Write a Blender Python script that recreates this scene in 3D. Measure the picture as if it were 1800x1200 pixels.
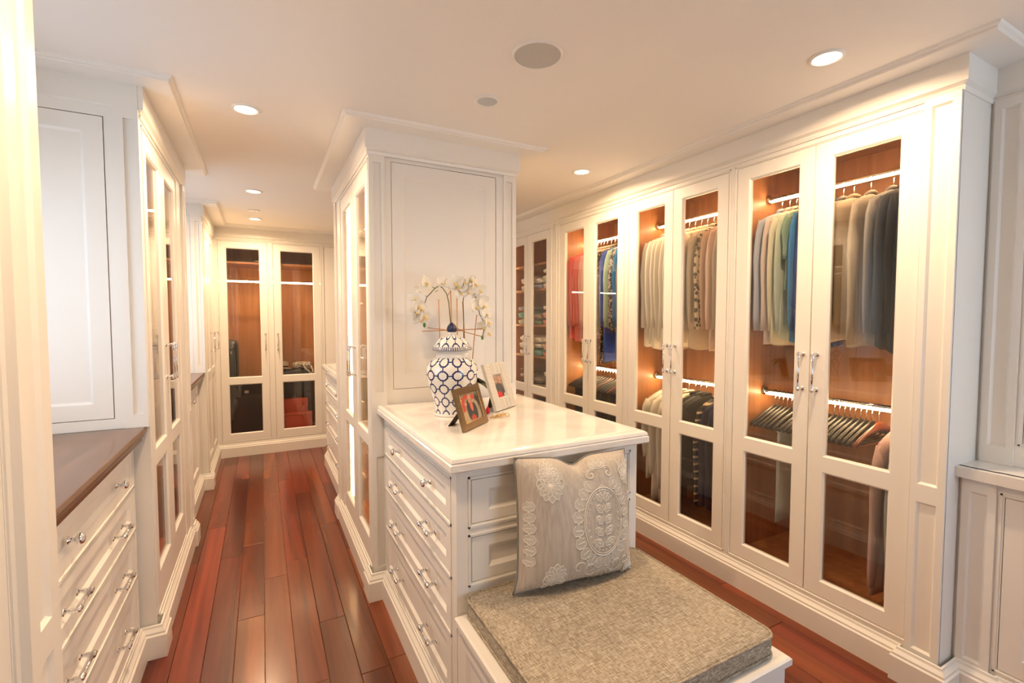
import bpy, bmesh, math, random
from mathutils import Vector, Matrix
random.seed(7)
for _o in list(bpy.data.objects): bpy.data.objects.remove(_o)
scene = bpy.context.scene
COL = scene.collection
PI = math.pi

# ------------------------------------------------------------------ camera
cam_data = bpy.data.cameras.new('camera')
cam = bpy.data.objects.new('camera', cam_data); COL.objects.link(cam)
cam_data.sensor_width = 36.0
cam_data.lens = 832.0 / 1800.0 * 36.0
cam_data.clip_start = 0.02
YAW = math.atan(439.0 / 832.0); PITCH = math.atan(39.0 / 832.0)
cam.location = (0, 0, 1.45)
cam.rotation_euler = (PI / 2 - PITCH, 0, -YAW)
scene.camera = cam
scene.view_settings.view_transform = 'Standard'
scene.view_settings.look = 'None'
scene.view_settings.gamma = 1.0
scene.view_settings.use_curve_mapping = False
scene.view_settings.exposure = 0.30

# ------------------------------------------------------------------ world and daylight
world = bpy.data.worlds.new('sky'); scene.world = world; world.use_nodes = True
wn = world.node_tree.nodes; wl = world.node_tree.links
bg = wn['Background']; bg.inputs[0].default_value = (0.62, 0.78, 1.0, 1); bg.inputs[1].default_value = 4.0

def area_light(name, loc, rot, sx, sy, power, color, shape='RECTANGLE', spread=PI):
    l = bpy.data.lights.new(name, 'AREA'); l.shape = shape; l.size = sx
    if shape in ('RECTANGLE', 'ELLIPSE'): l.size_y = sy
    l.energy = power; l.color = color; l.spread = spread
    o = bpy.data.objects.new(name, l); COL.objects.link(o); o.location = loc; o.rotation_euler = rot
    return o
# daylight entering by the window in the wall behind the camera
area_light('window_rear_offscreen', (2.1, -1.50, 1.35), (PI / 2, 0, 0), 1.2, 1.7, 6.5, (0.70, 0.85, 1.0))

# ------------------------------------------------------------------ materials
MATS = {}
def newmat(name):
    m = bpy.data.materials.new(name); m.use_nodes = True
    nt = m.node_tree; b = nt.nodes['Principled BSDF']
    MATS[name] = m
    return m, nt, b
def N(nt, t, **kw):
    n = nt.nodes.new(t)
    for k, v in kw.items(): setattr(n, k, v)
    return n
def L(nt, a, b): nt.links.new(a, b)
def plain(name, col, rough=0.5, metal=0.0, noise=0.0, scale=30.0, bump=0.0, emit=None, spec=None, sheen=0.0):
    m, nt, b = newmat(name)
    b.inputs['Roughness'].default_value = rough; b.inputs['Metallic'].default_value = metal
    if spec is not None: b.inputs['Specular IOR Level'].default_value = spec
    if sheen: b.inputs['Sheen Weight'].default_value = sheen
    tc = N(nt, 'ShaderNodeTexCoord'); nz = N(nt, 'ShaderNodeTexNoise')
    nz.inputs['Scale'].default_value = scale; nz.inputs['Detail'].default_value = 4
    L(nt, tc.outputs['Object'], nz.inputs['Vector'])
    mx = N(nt, 'ShaderNodeMix', data_type='RGBA')
    c2 = [max(0, c * (1 - noise)) for c in col]
    mx.inputs[6].default_value = (*col, 1); mx.inputs[7].default_value = (*c2, 1)
    L(nt, nz.outputs['Fac'], mx.inputs[0]); L(nt, mx.outputs[2], b.inputs['Base Color'])
    if bump:
        bp = N(nt, 'ShaderNodeBump'); bp.inputs['Strength'].default_value = bump; bp.inputs['Distance'].default_value = 0.002
        L(nt, nz.outputs['Fac'], bp.inputs['Height']); L(nt, bp.outputs[0], b.inputs['Normal'])
    if emit:
        b.inputs['Emission Color'].default_value = (*emit[0], 1); b.inputs['Emission Strength'].default_value = emit[1]
    return m
def wood(name, c1, c2, rough=0.35, axis='Z', scale=6.0, stretch=14.0, vary=0.0, coat=0.0, world_coord=False):
    m, nt, b = newmat(name)
    tc = N(nt, 'ShaderNodeTexCoord'); mp = N(nt, 'ShaderNodeMapping')
    s = [scale * stretch / 6] * 3; s['XYZ'.index(axis)] = scale / 6
    mp.inputs['Scale'].default_value = s
    oi = N(nt, 'ShaderNodeObjectInfo')
    add = N(nt, 'ShaderNodeVectorMath', operation='ADD')
    sc = N(nt, 'ShaderNodeVectorMath', operation='SCALE'); cmb = N(nt, 'ShaderNodeCombineXYZ')
    for i in range(3): L(nt, oi.outputs['Random'], cmb.inputs[i])
    L(nt, cmb.outputs[0], sc.inputs[0]); sc.inputs['Scale'].default_value = 17.3
    L(nt, tc.outputs['Object'], add.inputs[0]); L(nt, sc.outputs[0], add.inputs[1])
    L(nt, add.outputs[0], mp.inputs['Vector'])
    nz = N(nt, 'ShaderNodeTexNoise'); nz.inputs['Scale'].default_value = 1.0; nz.inputs['Detail'].default_value = 6; nz.inputs['Distortion'].default_value = 0.6
    L(nt, mp.outputs[0], nz.inputs['Vector'])
    rp = N(nt, 'ShaderNodeValToRGB')
    rp.color_ramp.elements[0].position = 0.32; rp.color_ramp.elements[0].color = (*c2, 1)
    rp.color_ramp.elements[1].position = 0.68; rp.color_ramp.elements[1].color = (*c1, 1)
    L(nt, nz.outputs['Fac'], rp.inputs[0])
    out = rp.outputs[0]
    if vary:
        hs = N(nt, 'ShaderNodeHueSaturation')
        mr = N(nt, 'ShaderNodeMapRange'); mr.inputs[3].default_value = 1 - vary; mr.inputs[4].default_value = 1 + vary
        L(nt, oi.outputs['Random'], mr.inputs[0]); L(nt, mr.outputs[0], hs.inputs['Value'])
        mr2 = N(nt, 'ShaderNodeMapRange'); mr2.inputs[3].default_value = 0.492; mr2.inputs[4].default_value = 0.512
        m7 = N(nt, 'ShaderNodeMath', operation='MULTIPLY'); m7.inputs[1].default_value = 7.31
        fr = N(nt, 'ShaderNodeMath', operation='FRACT'); L(nt, oi.outputs['Random'], m7.inputs[0]); L(nt, m7.outputs[0], fr.inputs[0])
        L(nt, fr.outputs[0], mr2.inputs[0]); L(nt, mr2.outputs[0], hs.inputs['Hue'])
        L(nt, out, hs.inputs['Color']); out = hs.outputs[0]
    L(nt, out, b.inputs['Base Color'])
    b.inputs['Roughness'].default_value = rough
    if coat: b.inputs['Coat Weight'].default_value = coat; b.inputs['Coat Roughness'].default_value = 0.12
    return m
plain('white_paint', (0.86, 0.83, 0.765), 0.38, noise=0.02, scale=3)
plain('ceiling_paint', (0.86, 0.825, 0.765), 0.75, noise=0.02, scale=2)
plain('wall_paint', (0.82, 0.79, 0.74), 0.7, noise=0.02, scale=2)
plain('dark_velvet', (0.05, 0.035, 0.025), 0.8)  # dark velvet covering the picture frame backings and easels
wood('interior_wood', (0.50, 0.225, 0.085), (0.37, 0.145, 0.05), 0.42, 'Z', 7, 20)
wood('floor_wood', (0.225, 0.042, 0.013), (0.090, 0.016, 0.005), 0.24, 'Y', 5, 16, vary=0.42, coat=0.12)
wood('counter_wood', (0.16, 0.078, 0.036), (0.10, 0.046, 0.022), 0.26, 'Y', 6, 18, coat=0.2)
plain('chrome', (0.86, 0.86, 0.87), 0.08, 1.0)
plain('steel', (0.6, 0.6, 0.6), 0.3, 1.0)
# marble
m, nt, b = newmat('marble')
tc = N(nt, 'ShaderNodeTexCoord'); n1 = N(nt, 'ShaderNodeTexNoise'); n1.inputs['Scale'].default_value = 3.5; n1.inputs['Detail'].default_value = 9; n1.inputs['Distortion'].default_value = 1.6
L(nt, tc.outputs['Object'], n1.inputs['Vector'])
rp = N(nt, 'ShaderNodeValToRGB'); e = rp.color_ramp.elements
e[0].position = 0.36; e[0].color = (0.765, 0.74, 0.70, 1); e[1].position = 0.56; e[1].color = (0.84, 0.81, 0.765, 1)
x = e.new(0.47); x.color = (0.80, 0.77, 0.725, 1)
L(nt, n1.outputs['Fac'], rp.inputs[0]); L(nt, rp.outputs[0], b.inputs['Base Color']); b.inputs['Roughness'].default_value = 0.09
# clear cabinet glass: thin pane that lets light through and mirrors more at grazing angles
m, nt, b = newmat('glass')
nt.nodes.remove(b); out = nt.nodes['Material Output']
tr = N(nt, 'ShaderNodeBsdfTransparent'); tr.inputs[0].default_value = (0.93, 0.93, 0.92, 1)
gl = N(nt, 'ShaderNodeBsdfGlossy'); gl.inputs['Roughness'].default_value = 0.0; gl.inputs[0].default_value = (1, 1, 1, 1)
lw = N(nt, 'ShaderNodeLayerWeight'); lw.inputs[0].default_value = 0.5
pw = N(nt, 'ShaderNodeMath', operation='POWER'); pw.inputs[1].default_value = 5.0; L(nt, lw.outputs['Facing'], pw.inputs[0])
fr = N(nt, 'ShaderNodeMath', operation='MULTIPLY_ADD'); fr.inputs[1].default_value = 0.955; fr.inputs[2].default_value = 0.045; L(nt, pw.outputs[0], fr.inputs[0])
mx = N(nt, 'ShaderNodeMixShader'); L(nt, fr.outputs[0], mx.inputs[0]); L(nt, tr.outputs[0], mx.inputs[1]); L(nt, gl.outputs[0], mx.inputs[2]); L(nt, mx.outputs[0], out.inputs[0])
plain('led', (1, 0.9, 0.75), 0.5, emit=((1.0, 0.66, 0.33), 60.0))
plain('led_soft', (1, 0.9, 0.75), 0.5, emit=((1.0, 0.62, 0.30), 11.0))
plain('subfloor', (0.42, 0.30, 0.19), 0.8, 0, 0.2, 12)
plain('lamp_lens', (1, 0.95, 0.85), 0.5, emit=((1.0, 0.80, 0.55), 8.0))
plain('speaker_grille', (0.62, 0.6, 0.55), 0.7, noise=0.3, scale=400)

# ------------------------------------------------------------------ mesh helpers
class MB:
    def __init__(s): s.v = []; s.f = []; s.uv = None
    def box(s, x0, x1, y0, y1, z0, z1):
        i = len(s.v)
        s.v += [(x0, y0, z0), (x1, y0, z0), (x1, y1, z0), (x0, y1, z0), (x0, y0, z1), (x1, y0, z1), (x1, y1, z1), (x0, y1, z1)]
        s.f += [(i, i+3, i+2, i+1), (i+4, i+5, i+6, i+7), (i, i+1, i+5, i+4), (i+1, i+2, i+6, i+5), (i+2, i+3, i+7, i+6), (i+3, i, i+4, i+7)]
        return s
    def quad(s, a, b, c, d):
        i = len(s.v); s.v += [a, b, c, d]; s.f.append((i, i+1, i+2, i+3)); return s
    def rbox(s, x0, x1, y0, y1, z0, z1, r=0.004):
        # box with chamfered edges (top and bottom rings)
        def ring(z, k): return [(x0+k, y0+k, z), (x1-k, y0+k, z), (x1-k, y1-k, z), (x0+k, y1-k, z)]
        i = len(s.v)
        s.v += ring(z0, r) + ring(z0+r, 0) + ring(z1-r, 0) + ring(z1, r)
        s.f.append((i+3, i+2, i+1, i))
        for k in range(3):
            for j in range(4):
                a = i+4*k+j; b_ = i+4*k+(j+1) % 4
                s.f.append((a, b_, b_+4, a+4))
        s.f.append((i+12, i+13, i+14, i+15)); return s
    def rings(s, rings, cap0=True, cap1=True, closed=True):
        n = len(rings[0]); i = len(s.v)
        for r in rings: s.v += [tuple(p) for p in r]
        for k in range(len(rings)-1):
            for j in range(n if closed else n-1):
                a = i+k*n+j; b_ = i+k*n+(j+1) % n
                s.f.append((a, b_, b_+n, a+n))
        if cap0: s.f.append(tuple(i+j for j in reversed(range(n))))
        if cap1: s.f.append(tuple(i+(len(rings)-1)*n+j for j in range(n)))
        return s
    def tube(s, path, r, n=8, cap=True, flat=None):
        P = [Vector(p) for p in path]; R = r if isinstance(r, (list, tuple)) else [r]*len(P)
        rings = []; up = None
        for k, p in enumerate(P):
            t = (P[min(k+1, len(P)-1)] - P[max(k-1, 0)]).normalized()
            if up is None:
                up = Vector((0, 0, 1)) if abs(t.z) < 0.9 else Vector((1, 0, 0))
            a = t.cross(up)
            if a.length < 1e-5: a = t.cross(Vector((0.3, 1, 0.1)))
            a.normalize(); b_ = a.cross(t).normalized(); up = b_
            fa, fb = (1, 1) if flat is None else flat
            rings.append([p + a*(R[k]*fa*math.cos(2*PI*j/n)) + b_*(R[k]*fb*math.sin(2*PI*j/n)) for j in range(n)])
        return s.rings([[tuple(q) for q in r_] for r_ in rings], cap, cap)
    def lathe(s, prof, n=32, cx=0, cy=0, caps=True):
        rings = [[(cx + r*math.cos(2*PI*j/n), cy + r*math.sin(2*PI*j/n), z) for j in range(n)] for r, z in prof]
        return s.rings(rings, caps, caps)
    def frame(s, x0, x1, z0, z1, holes, yf, th, lip=0.010, depth=0.010, panel=None):
        """flat frame in the xz plane, front at y=yf, with openings; lips slope inwards; panel = closed recessed panels"""
        xs = sorted({x0, x1, *[h[0] for h in holes], *[h[1] for h in holes]}); zs = sorted({z0, z1, *[h[2] for h in holes], *[h[3] for h in holes]})
        for a, b_ in zip(xs, xs[1:]):
            run = None
            for c, d in zip(zs, zs[1:]):
                mx_, mz = (a+b_)/2, (c+d)/2
                inside = any(h[0] < mx_ < h[1] and h[2] < mz < h[3] for h in holes)
                if not inside:
                    run = [run[0], d] if run else [c, d]
                if inside or d == zs[-1]:
                    if run: s.box(a, b_, yf, yf+th, run[0], run[1]); run = None
        for h in holes:
            a, b_, c, d = h; l = lip; y1 = yf+depth
            o = [(a, yf, c), (b_, yf, c), (b_, yf, d), (a, yf, d)]; q = [(a+l, y1, c+l), (b_-l, y1, c+l), (b_-l, y1, d-l), (a+l, y1, d-l)]
            for j in range(4): s.quad(o[j], o[(j+1) % 4], q[(j+1) % 4], q[j])
            if panel is not None:
                s.box(a, b_, y1, yf+th, c, d)
            else:
                i_ = [(p[0], yf+th, p[2]) for p in q]
                for j in range(4): s.quad(q[j], q[(j+1) % 4], i_[(j+1) % 4], i_[j])
        return s
    def sweep(s, path, prof, closed=False):
        """profile [(out, z)] swept along a 2-D path; 'out' points to the right-hand side of travel"""
        P = [Vector(p) for p in path]; n = len(P); rings = []
        for k in range(n):
            def nrm(a, b_): d = (b_-a).normalized(); return Vector((d.y, -d.x))
            if closed: n0 = nrm(P[k-1], P[k]); n1_ = nrm(P[k], P[(k+1) % n])
            else:
                n0 = nrm(P[max(k-1, 0)], P[max(k-1, 0)+1]); n1_ = nrm(P[min(k, n-2)], P[min(k, n-2)+1])
            mvec = (n0+n1_); mvec = mvec / (mvec.length_squared/2) if mvec.length > 1e-6 else n0
            rings.append([(P[k].x+mvec.x*o, P[k].y+mvec.y*o, z) for o, z in prof])
        if closed: rings.append(rings[0])
        return s.rings(rings, not closed, not closed, closed=True)
    def mesh(s, name, mat=None, smooth=False):
        me = bpy.data.meshes.new(name); me.from_pydata([tuple(p) for p in s.v], [], s.f); me.validate()
        bm = bmesh.new(); bm.from_mesh(me); bmesh.ops.recalc_face_normals(bm, faces=bm.faces); bm.to_mesh(me); bm.free()
        if smooth:
            for p in me.polygons: p.use_smooth = True
        if mat: me.materials.append(MATS[mat] if isinstance(mat, str) else mat)
        return me
    def build(s, name, mat, parent=None, smooth=False, **tags):
        o = link(name, s.mesh(name, mat, smooth), parent); tag(o, **tags); return o
def link(name, data, parent=None):
    o = bpy.data.objects.new(name, data); COL.objects.link(o)
    if parent: o.parent = parent
    return o
def tag(o, label=None, category=None, group=None, kind=None):
    for k, v in (('label', label), ('category', category), ('group', group), ('kind', kind)):
        if v: o[k] = v
    return o
def thing(name, label, category, loc=(0, 0, 0), rz=0.0, group=None):
    o = bpy.data.objects.new(name, None); COL.objects.link(o); o.empty_display_size = 0.05
    o.location = loc; o.rotation_euler = (0, 0, rz)
    return tag(o, label, category, group)
def copy_tree(o, parent=None):
    c = o.copy(); COL.objects.link(c); c.parent = parent
    for ch in list(o.children): copy_tree(ch, c)
    return c
def autosmooth(o, ang=40):
    me = o.data
    for p in me.polygons: p.use_smooth = True
    me.set_sharp_from_angle(angle=math.radians(ang))
    return o
def struct(name, mb, mat, parent=None, smooth=False):
    o = mb.build(name, mat, parent, smooth); o['kind'] = 'structure'; return o
# ------------------------------------------------------------------ key planes (metres; y runs down the corridor, x across)
CEIL = 2.42
XR = 2.26                     # door plane of the right-hand wardrobes
XL = -0.43                    # door plane of the left-hand tall cabinets
XLB = -0.95                   # back of the left niches
YB = 5.75                     # door plane of the far wall
LY = [(-0.6, 1.385), (2.475, 3.66), (4.74, 5.75)]     # tall cabinets on the left (y ranges)
LN = [(1.385, 2.475), (3.66, 4.74)]                   # niches between them
CX0, CX1, CY0, CY1 = 0.485, 1.325, 2.46, 3.68         # centre column
IX0, IX1, IY0, IY1 = 0.545, 1.312, 1.42, 2.46         # island in front of it
RI1 = 4.98                                            # rear island end
YA = 0.787                                            # end of the right wardrobes
XA, XAL = 2.51, 2.37                                  # annex upper and lower plane

# ------------------------------------------------------------------ floor
fl = struct('floor', MB().box(-1.05, 2.95, -1.4, 6.4, -0.06, -0.012), 'subfloor')
PW = 0.116
def plank_mesh():
    g = 0.0007; w = PW/2-g; b_ = 0.0016; mb = MB()
    mb.rings([[(-w, -0.5+0.0006, -0.02), (w, -0.5+0.0006, -0.02), (w, 0.5-0.0006, -0.02), (-w, 0.5-0.0006, -0.02)],
              [(-w, -0.5+0.0006, -b_), (w, -0.5+0.0006, -b_), (w, 0.5-0.0006, -b_), (-w, 0.5-0.0006, -b_)],
              [(-w+b_, -0.5+0.0014, 0), (w-b_, -0.5+0.0014, 0), (w-b_, 0.5-0.0014, 0), (-w+b_, 0.5-0.0014, 0)]], False, True)
    return mb.mesh('floor_plank', 'floor_wood')
pm = plank_mesh(); rnd = random.Random(3)
nx = int((2.95+0.62)/PW)
for i in range(nx):
    cx = -0.60 + PW*(i+0.5)
    y = -1.4 - rnd.random()*0.8
    while y < 5.78:
        ln = rnd.choice((0.85, 1.1, 1.35, 1.6, 1.9))
        y0 = max(y, -1.4); y1 = min(y+ln, 5.78); y += ln
        if y1-y0 < 0.12: continue
        if cx-PW/2 > 0.6 and cx+PW/2 < 1.26 and y0 > 1.0 and y1 < 4.9: continue
        if cx-PW/2 > 2.4: continue
        o = link('floor_plank', pm, fl); o.location = (cx, (y0+y1)/2, 0); o.scale = (1, y1-y0, 1)

# ------------------------------------------------------------------ ceiling and outer walls
struct('ceiling', MB().box(-1.05, 2.95, -1.48, 6.4, CEIL, CEIL+0.1), 'ceiling_paint')
def wall_with_window(name, axis, pos, t, a0, a1, wins):
    mb = MB(); xs = sorted({a0, a1, *[w[0] for w in wins], *[w[1] for w in wins]})
    for p, q in zip(xs, xs[1:]):
        w = [w for w in wins if w[0] <= p and q <= w[1]]
        spans = [(0, CEIL)] if not w else [(0, w[0][2]), (w[0][3], CEIL)]
        for z0, z1 in spans:
            if axis == 'x': mb.box(pos-t, pos, p, q, z0, z1)
            else: mb.box(p, q, pos-t, pos, z0, z1)
    return struct(name, mb, 'wall_paint')
WIN_L = [(1.50, 2.36, 1.06, 2.10), (3.80, 4.62, 1.06, 2.10)]
wall_with_window('wall_left', 'x', XLB, 0.08, -1.4, 6.4, WIN_L)
struct('wall_right', MB().box(2.87, 2.95, -1.4, 6.4, 0, CEIL), 'wall_paint')
struct('wall_back', MB().box(-1.03, 2.95, 6.32, 6.4, 0, CEIL), 'wall_paint')
WIN_R = [(1.60, 2.75, 0.5, 2.2)]
wall_with_window('wall_rear', 'y', -1.4, 0.08, -1.03, 2.95, WIN_R)
def window(name, axis, pos, w, nmul):
    a0, a1, z0, z1 = w; mb = MB(); f = 0.05
    def bx(p, q, za, zb, d0=-0.06, d1=-0.015):
        if axis == 'x': mb.box(pos+d0, pos+d1, p, q, za, zb)
        else: mb.box(p, q, pos+d0, pos+d1, za, zb)
    bx(a0, a0+f, z0, z1); bx(a1-f, a1, z0, z1); bx(a0, a1, z0, z0+f); bx(a0, a1, z1-f, z1)
    for k in range(1, nmul): c = a0+(a1-a0)*k/nmul; bx(c-0.015, c+0.015, z0, z1)
    o = struct(name, mb, 'white_paint')
    for k in range(nmul):
        p, q = a0+(a1-a0)*k/nmul, a0+(a1-a0)*(k+1)/nmul; mb = MB()
        if axis == 'x': mb.box(pos-0.04, pos-0.036, p+0.01, q-0.01, z0+0.01, z1-0.01)
        else: mb.box(p+0.01, q-0.01, pos-0.04, pos-0.036, z0+0.01, z1-0.01)
        mb.build('window_pane', 'glass', o)
    return o
window('window_1', 'x', XLB, WIN_L[0], 2); window('window_2', 'x', XLB, WIN_L[1], 2); window('window_3', 'y', -1.4, WIN_R[0], 2)

# ------------------------------------------------------------------ crown (frieze board and thin ceiling board) and baseboards
FRIEZE = [(0.0, 2.275), (0.006, 2.275), (0.010, 2.288), (0.004, 2.296), (0.018, 2.306), (0.018, 2.400), (0.0, 2.400)]
BOARD = [(0.0, 2.398), (0.118, 2.398), (0.122, 2.402), (0.122, 2.407), (0.130, 2.411), (0.133, CEIL), (0.0, CEIL)]
left_path = [(XL, -0.6), (XL, LY[0][1]), (XLB, LY[0][1]), (XLB, LY[1][0]), (XL, LY[1][0]), (XL, LY[1][1]), (XLB, LY[1][1]), (XLB, LY[2][0]), (XL, LY[2][0]), (XL, YB), (XR, YB), (XR, YA), (XA, YA), (XA, -0.37)]
col_path = [(CX0, CY0), (CX1, CY0), (CX1, CY1), (CX0, CY1)]
struct('trim_1', MB().sweep(left_path, FRIEZE), 'white_paint'); struct('trim_2', MB().sweep(left_path, BOARD), 'white_paint')
struct('trim_3', MB().sweep(col_path, FRIEZE, True), 'white_paint'); struct('trim_4', MB().sweep(col_path, BOARD, True), 'white_paint')
BASE = [(0, 0), (0.024, 0), (0.024, 0.098), (0.018, 0.104), (0.018, 0.112), (0.008, 0.126), (0.006, 0.136), (0, 0.138)]
pl = 0.03
NX = XL-0.055   # plane of the niche drawers
struct('baseboard_left', MB().sweep([(XL, -0.6), (XL, 1.27), (XL+pl, 1.27), (XL+pl, 1.39), (NX, 1.39), (NX, 2.465), (XL+pl-0.016, 2.465), (XL+pl-0.016, 2.545), (XL, 2.545),
    (XL, 3.585), (XL+pl-0.016, 3.585), (XL+pl-0.016, 3.67), (NX, 3.67), (NX, 4.73), (XL+pl-0.016, 4.73), (XL+pl-0.016, 4.83), (XL, 4.83), (XL, YB-0.005), (0.66, YB-0.005), (XR-0.01, YB-0.005)], BASE), 'white_paint')
struct('baseboard_right', MB().sweep([(XR, YB-0.05), (XR, 0.905), (XR-0.022, 0.905), (XR-0.022, YA-0.014), (XAL-0.012, YA-0.014), (XAL-0.012, 0.66), (XAL, 0.66), (XAL, -0.37)], BASE), 'white_paint')
struct('baseboard_column', MB().sweep([(CX0-0.008, CY0-0.012), (IX0, CY0-0.012), (IX0, IY0+0.01), (IX1, IY0+0.01), (IX1, CY0-0.012), (CX1+0.008, CY0-0.012), (CX1+0.008, CY0+0.08), (CX1, CY0+0.08), (CX1, 3.60), (CX1+0.008, 3.60),
    (CX1+0.008, CY1+0.012), (IX1, CY1+0.012), (IX1, RI1), (IX0, RI1), (IX0, CY1+0.012), (CX0-0.008, CY1+0.012), (CX0-0.008, 3.60), (CX0, 3.60), (CX0, CY0+0.08), (CX0-0.008, CY0+0.08)], BASE, True), 'white_paint')

# ------------------------------------------------------------------ hardware
def pull_mesh(length=0.18, out=0.034, r=0.0048):
    """bar pull, vertical, mounted on y=0, sticking out to -y, centred on z=0"""
    h = length/2; mb = MB()
    mb.tube([(0, -out, -h*0.78), (0, -out, h*0.78)], r, 10)
    for s in (-1, 1):
        z = s*h*0.86
        mb.tube([(0, 0.0, z), (0, -0.003, z)], 0.0105, 12)
        mb.tube([(0, -0.002, z), (0, -0.010, z), (0, -0.016, z), (0, -out+0.006, z), (0, -out-0.006, z)], [0.006, 0.0045, 0.0075, 0.0055, 0.0065], 10)
        mb.tube([(0, -out, z*1.14), (0, -out, z*1.08), (0, -out, z*0.98), (0, -out, z*0.88), (0, -out, z*0.80), (0, -out, z*0.76)], [0.003, 0.0075, 0.006, 0.0085, 0.006, 0.0085], 10)
    return mb.mesh('handle', 'chrome', True)
def knob_mesh():
    mb = MB(); rr = [(0.011, 0), (0.011, -0.003), (0.006, -0.006), (0.0055, -0.016), (0.009, -0.019), (0.0155, -0.024), (0.0165, -0.030), (0.013, -0.036), (0.006, -0.039), (0.001, -0.040)]
    mb.rings([[(r*math.cos(2*PI*j/16), y, r*math.sin(2*PI*j/16)) for j in range(16)] for r, y in rr])
    return mb.mesh('knob', 'chrome', True)
PULL = pull_mesh(0.19); PULL_S = pull_mesh(0.125, 0.032, 0.0045); KNOB = knob_mesh()
def put_handle(parent, x, y, z, horizontal=False, me=None, name='handle'):
    o = link(name, me or PULL, parent); o.location = (x, y, z)
    if horizontal: o.rotation_euler = (0, PI/2, 0)
    return o

# ------------------------------------------------------------------ cabinet building (local frame: front faces -y, x along the run, root at floor on the door plane)
GAP = 0.0025
def glass_door(root, x0, x1, z0, z1, zmid, handle_x, stile=0.067, rail_b=0.068, rail_t=0.064, hz=1.205, label=None):
    x0 += GAP; x1 -= GAP; z0 += GAP; z1 -= GAP
    holes = [(x0+stile, x1-stile, z0+rail_b, zmid[0]), (x0+stile, x1-stile, zmid[1], z1-rail_t)]
    d = MB().frame(x0, x1, z0, z1, holes, 0.0, 0.022, 0.008, 0.008).build('door', 'white_paint', root)
    for h in holes:
        MB().box(h[0]-0.002+0.008, h[1]+0.002-0.008, 0.011, 0.015, h[2]+0.006, h[3]-0.006).build('glass_pane', 'glass', d)
    if handle_x is not None: put_handle(d, handle_x, 0.0, hz)
    return d
def panel_door(root, x0, x1, z0, z1, stile=0.06, rail=0.066, handle=None, name='door', yf=0.0, depth=0.010, lip=0.012, split=None, knob=None, th=0.022):
    x0 += GAP; x1 -= GAP; z0 += GAP; z1 -= GAP
    holes = [(x0+stile, x1-stile, z0+rail, z1-rail)] if not split else [(x0+stile, x1-stile, z0+rail, split-rail/2), (x0+stile, x1-stile, split+rail/2, z1-rail)]
    d = MB().frame(x0, x1, z0, z1, holes, yf, th, lip, depth, panel=True).build(name, 'white_paint', root)
    if handle: put_handle(d, handle[0], yf, handle[1])
    if knob: put_handle(d, knob[0], yf, knob[1], me=KNOB, name='knob')
    return d
def drawer(root, x0, x1, z0, z1, pulls, knobs=False, stile=0.045, rail=0.04, yf=0.0, depth=0.009, lip=0.012):
    d = panel_door(root, x0, x1, z0, z1, stile, rail, name='drawer', yf=yf, depth=depth, lip=lip)
    for px in pulls:
        if knobs: put_handle(d, px, yf, (z0+z1)/2, me=KNOB, name='knob')
        else: put_handle(d, px, yf, (z0+z1)/2, True, PULL_S)
    return d
def carcass(root, x0, x1, z0, z1, depth, shelves=(), t=0.018, mat='interior_wood', y0=0.03, bottom=0.17):
    MB().box(x0, x0+t, y0, depth, bottom, z1).build('side_panel', mat, root)
    MB().box(x1-t, x1, y0, depth, bottom, z1).build('side_panel', mat, root)
    MB().box(x0+t, x1-t, depth-t, depth, bottom, z1).build('back_panel', mat, root)
    MB().box(x0+t, x1-t, y0, depth-t, z1-t, z1).build('top_panel', mat, root)
    MB().box(x0+t, x1-t, y0, depth-t, bottom-t, bottom).build('bottom_panel', mat, root)
    for s in shelves:
        MB().box(x0+t, x1-t, y0+0.03, depth-t, s-0.02, s).build('shelf', mat, root)
def face(root, x0, x1, z0, z1, holes, th=0.03, pilasters=(), name='face_frame', y=0.0):
    mb = MB().frame(x0, x1, z0, z1, holes, y, th, 0.0001, 0.0001)
    # fine bead around each opening
    for h in holes:
        for (a, b_, c, d) in ((h[0]-0.011, h[0]-0.005, h[2]-0.011, h[3]+0.011), (h[1]+0.005, h[1]+0.011, h[2]-0.011, h[3]+0.011)):
            mb.box(a, b_, y-0.004, y+0.001, c, d)
        for (c, d) in ((h[2]-0.011, h[2]-0.005), (h[3]+0.005, h[3]+0.011)):
            mb.box(h[0]-0.011, h[1]+0.011, y-0.004, y+0.001, c, d)
    return mb.build(name, 'white_paint', root)
def pilaster(root, x0, x1, z0, z1, y=-0.012, split=(0.74, 0.81), inset=0.022, bot=0.15, top=2.25, name='pilaster'):
    w = [(x0+inset, x1-inset, bot, split[0]), (x0+inset, x1-inset, split[1], top)] if split else [(x0+inset, x1-inset, bot, top)]
    return MB().frame(x0, x1, z0, z1, w, y, 0.03, 0.008, 0.009, panel=True).build(name, 'white_paint', root)
def rod(root, x0, x1, y, z, led='led'):
    r_ = MB().tube([(x0, y, z), (x1, y, z)], 0.011, 10)
    for x in (x0, x1-0.012): r_.tube([(x, y, z), (x+0.012, y, z)], 0.022, 12)
    o = r_.build('hanging_rail', 'chrome', root, True)
    if led: MB().box(x0+0.02, x1-0.02, y-0.013, y-0.003, z-0.018, z-0.009).build('led_strip', led, o)
    return o
DB, DT = 0.165, 2.247
RZ = 1.045; RT = 2.115; RD = 0.27
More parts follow.
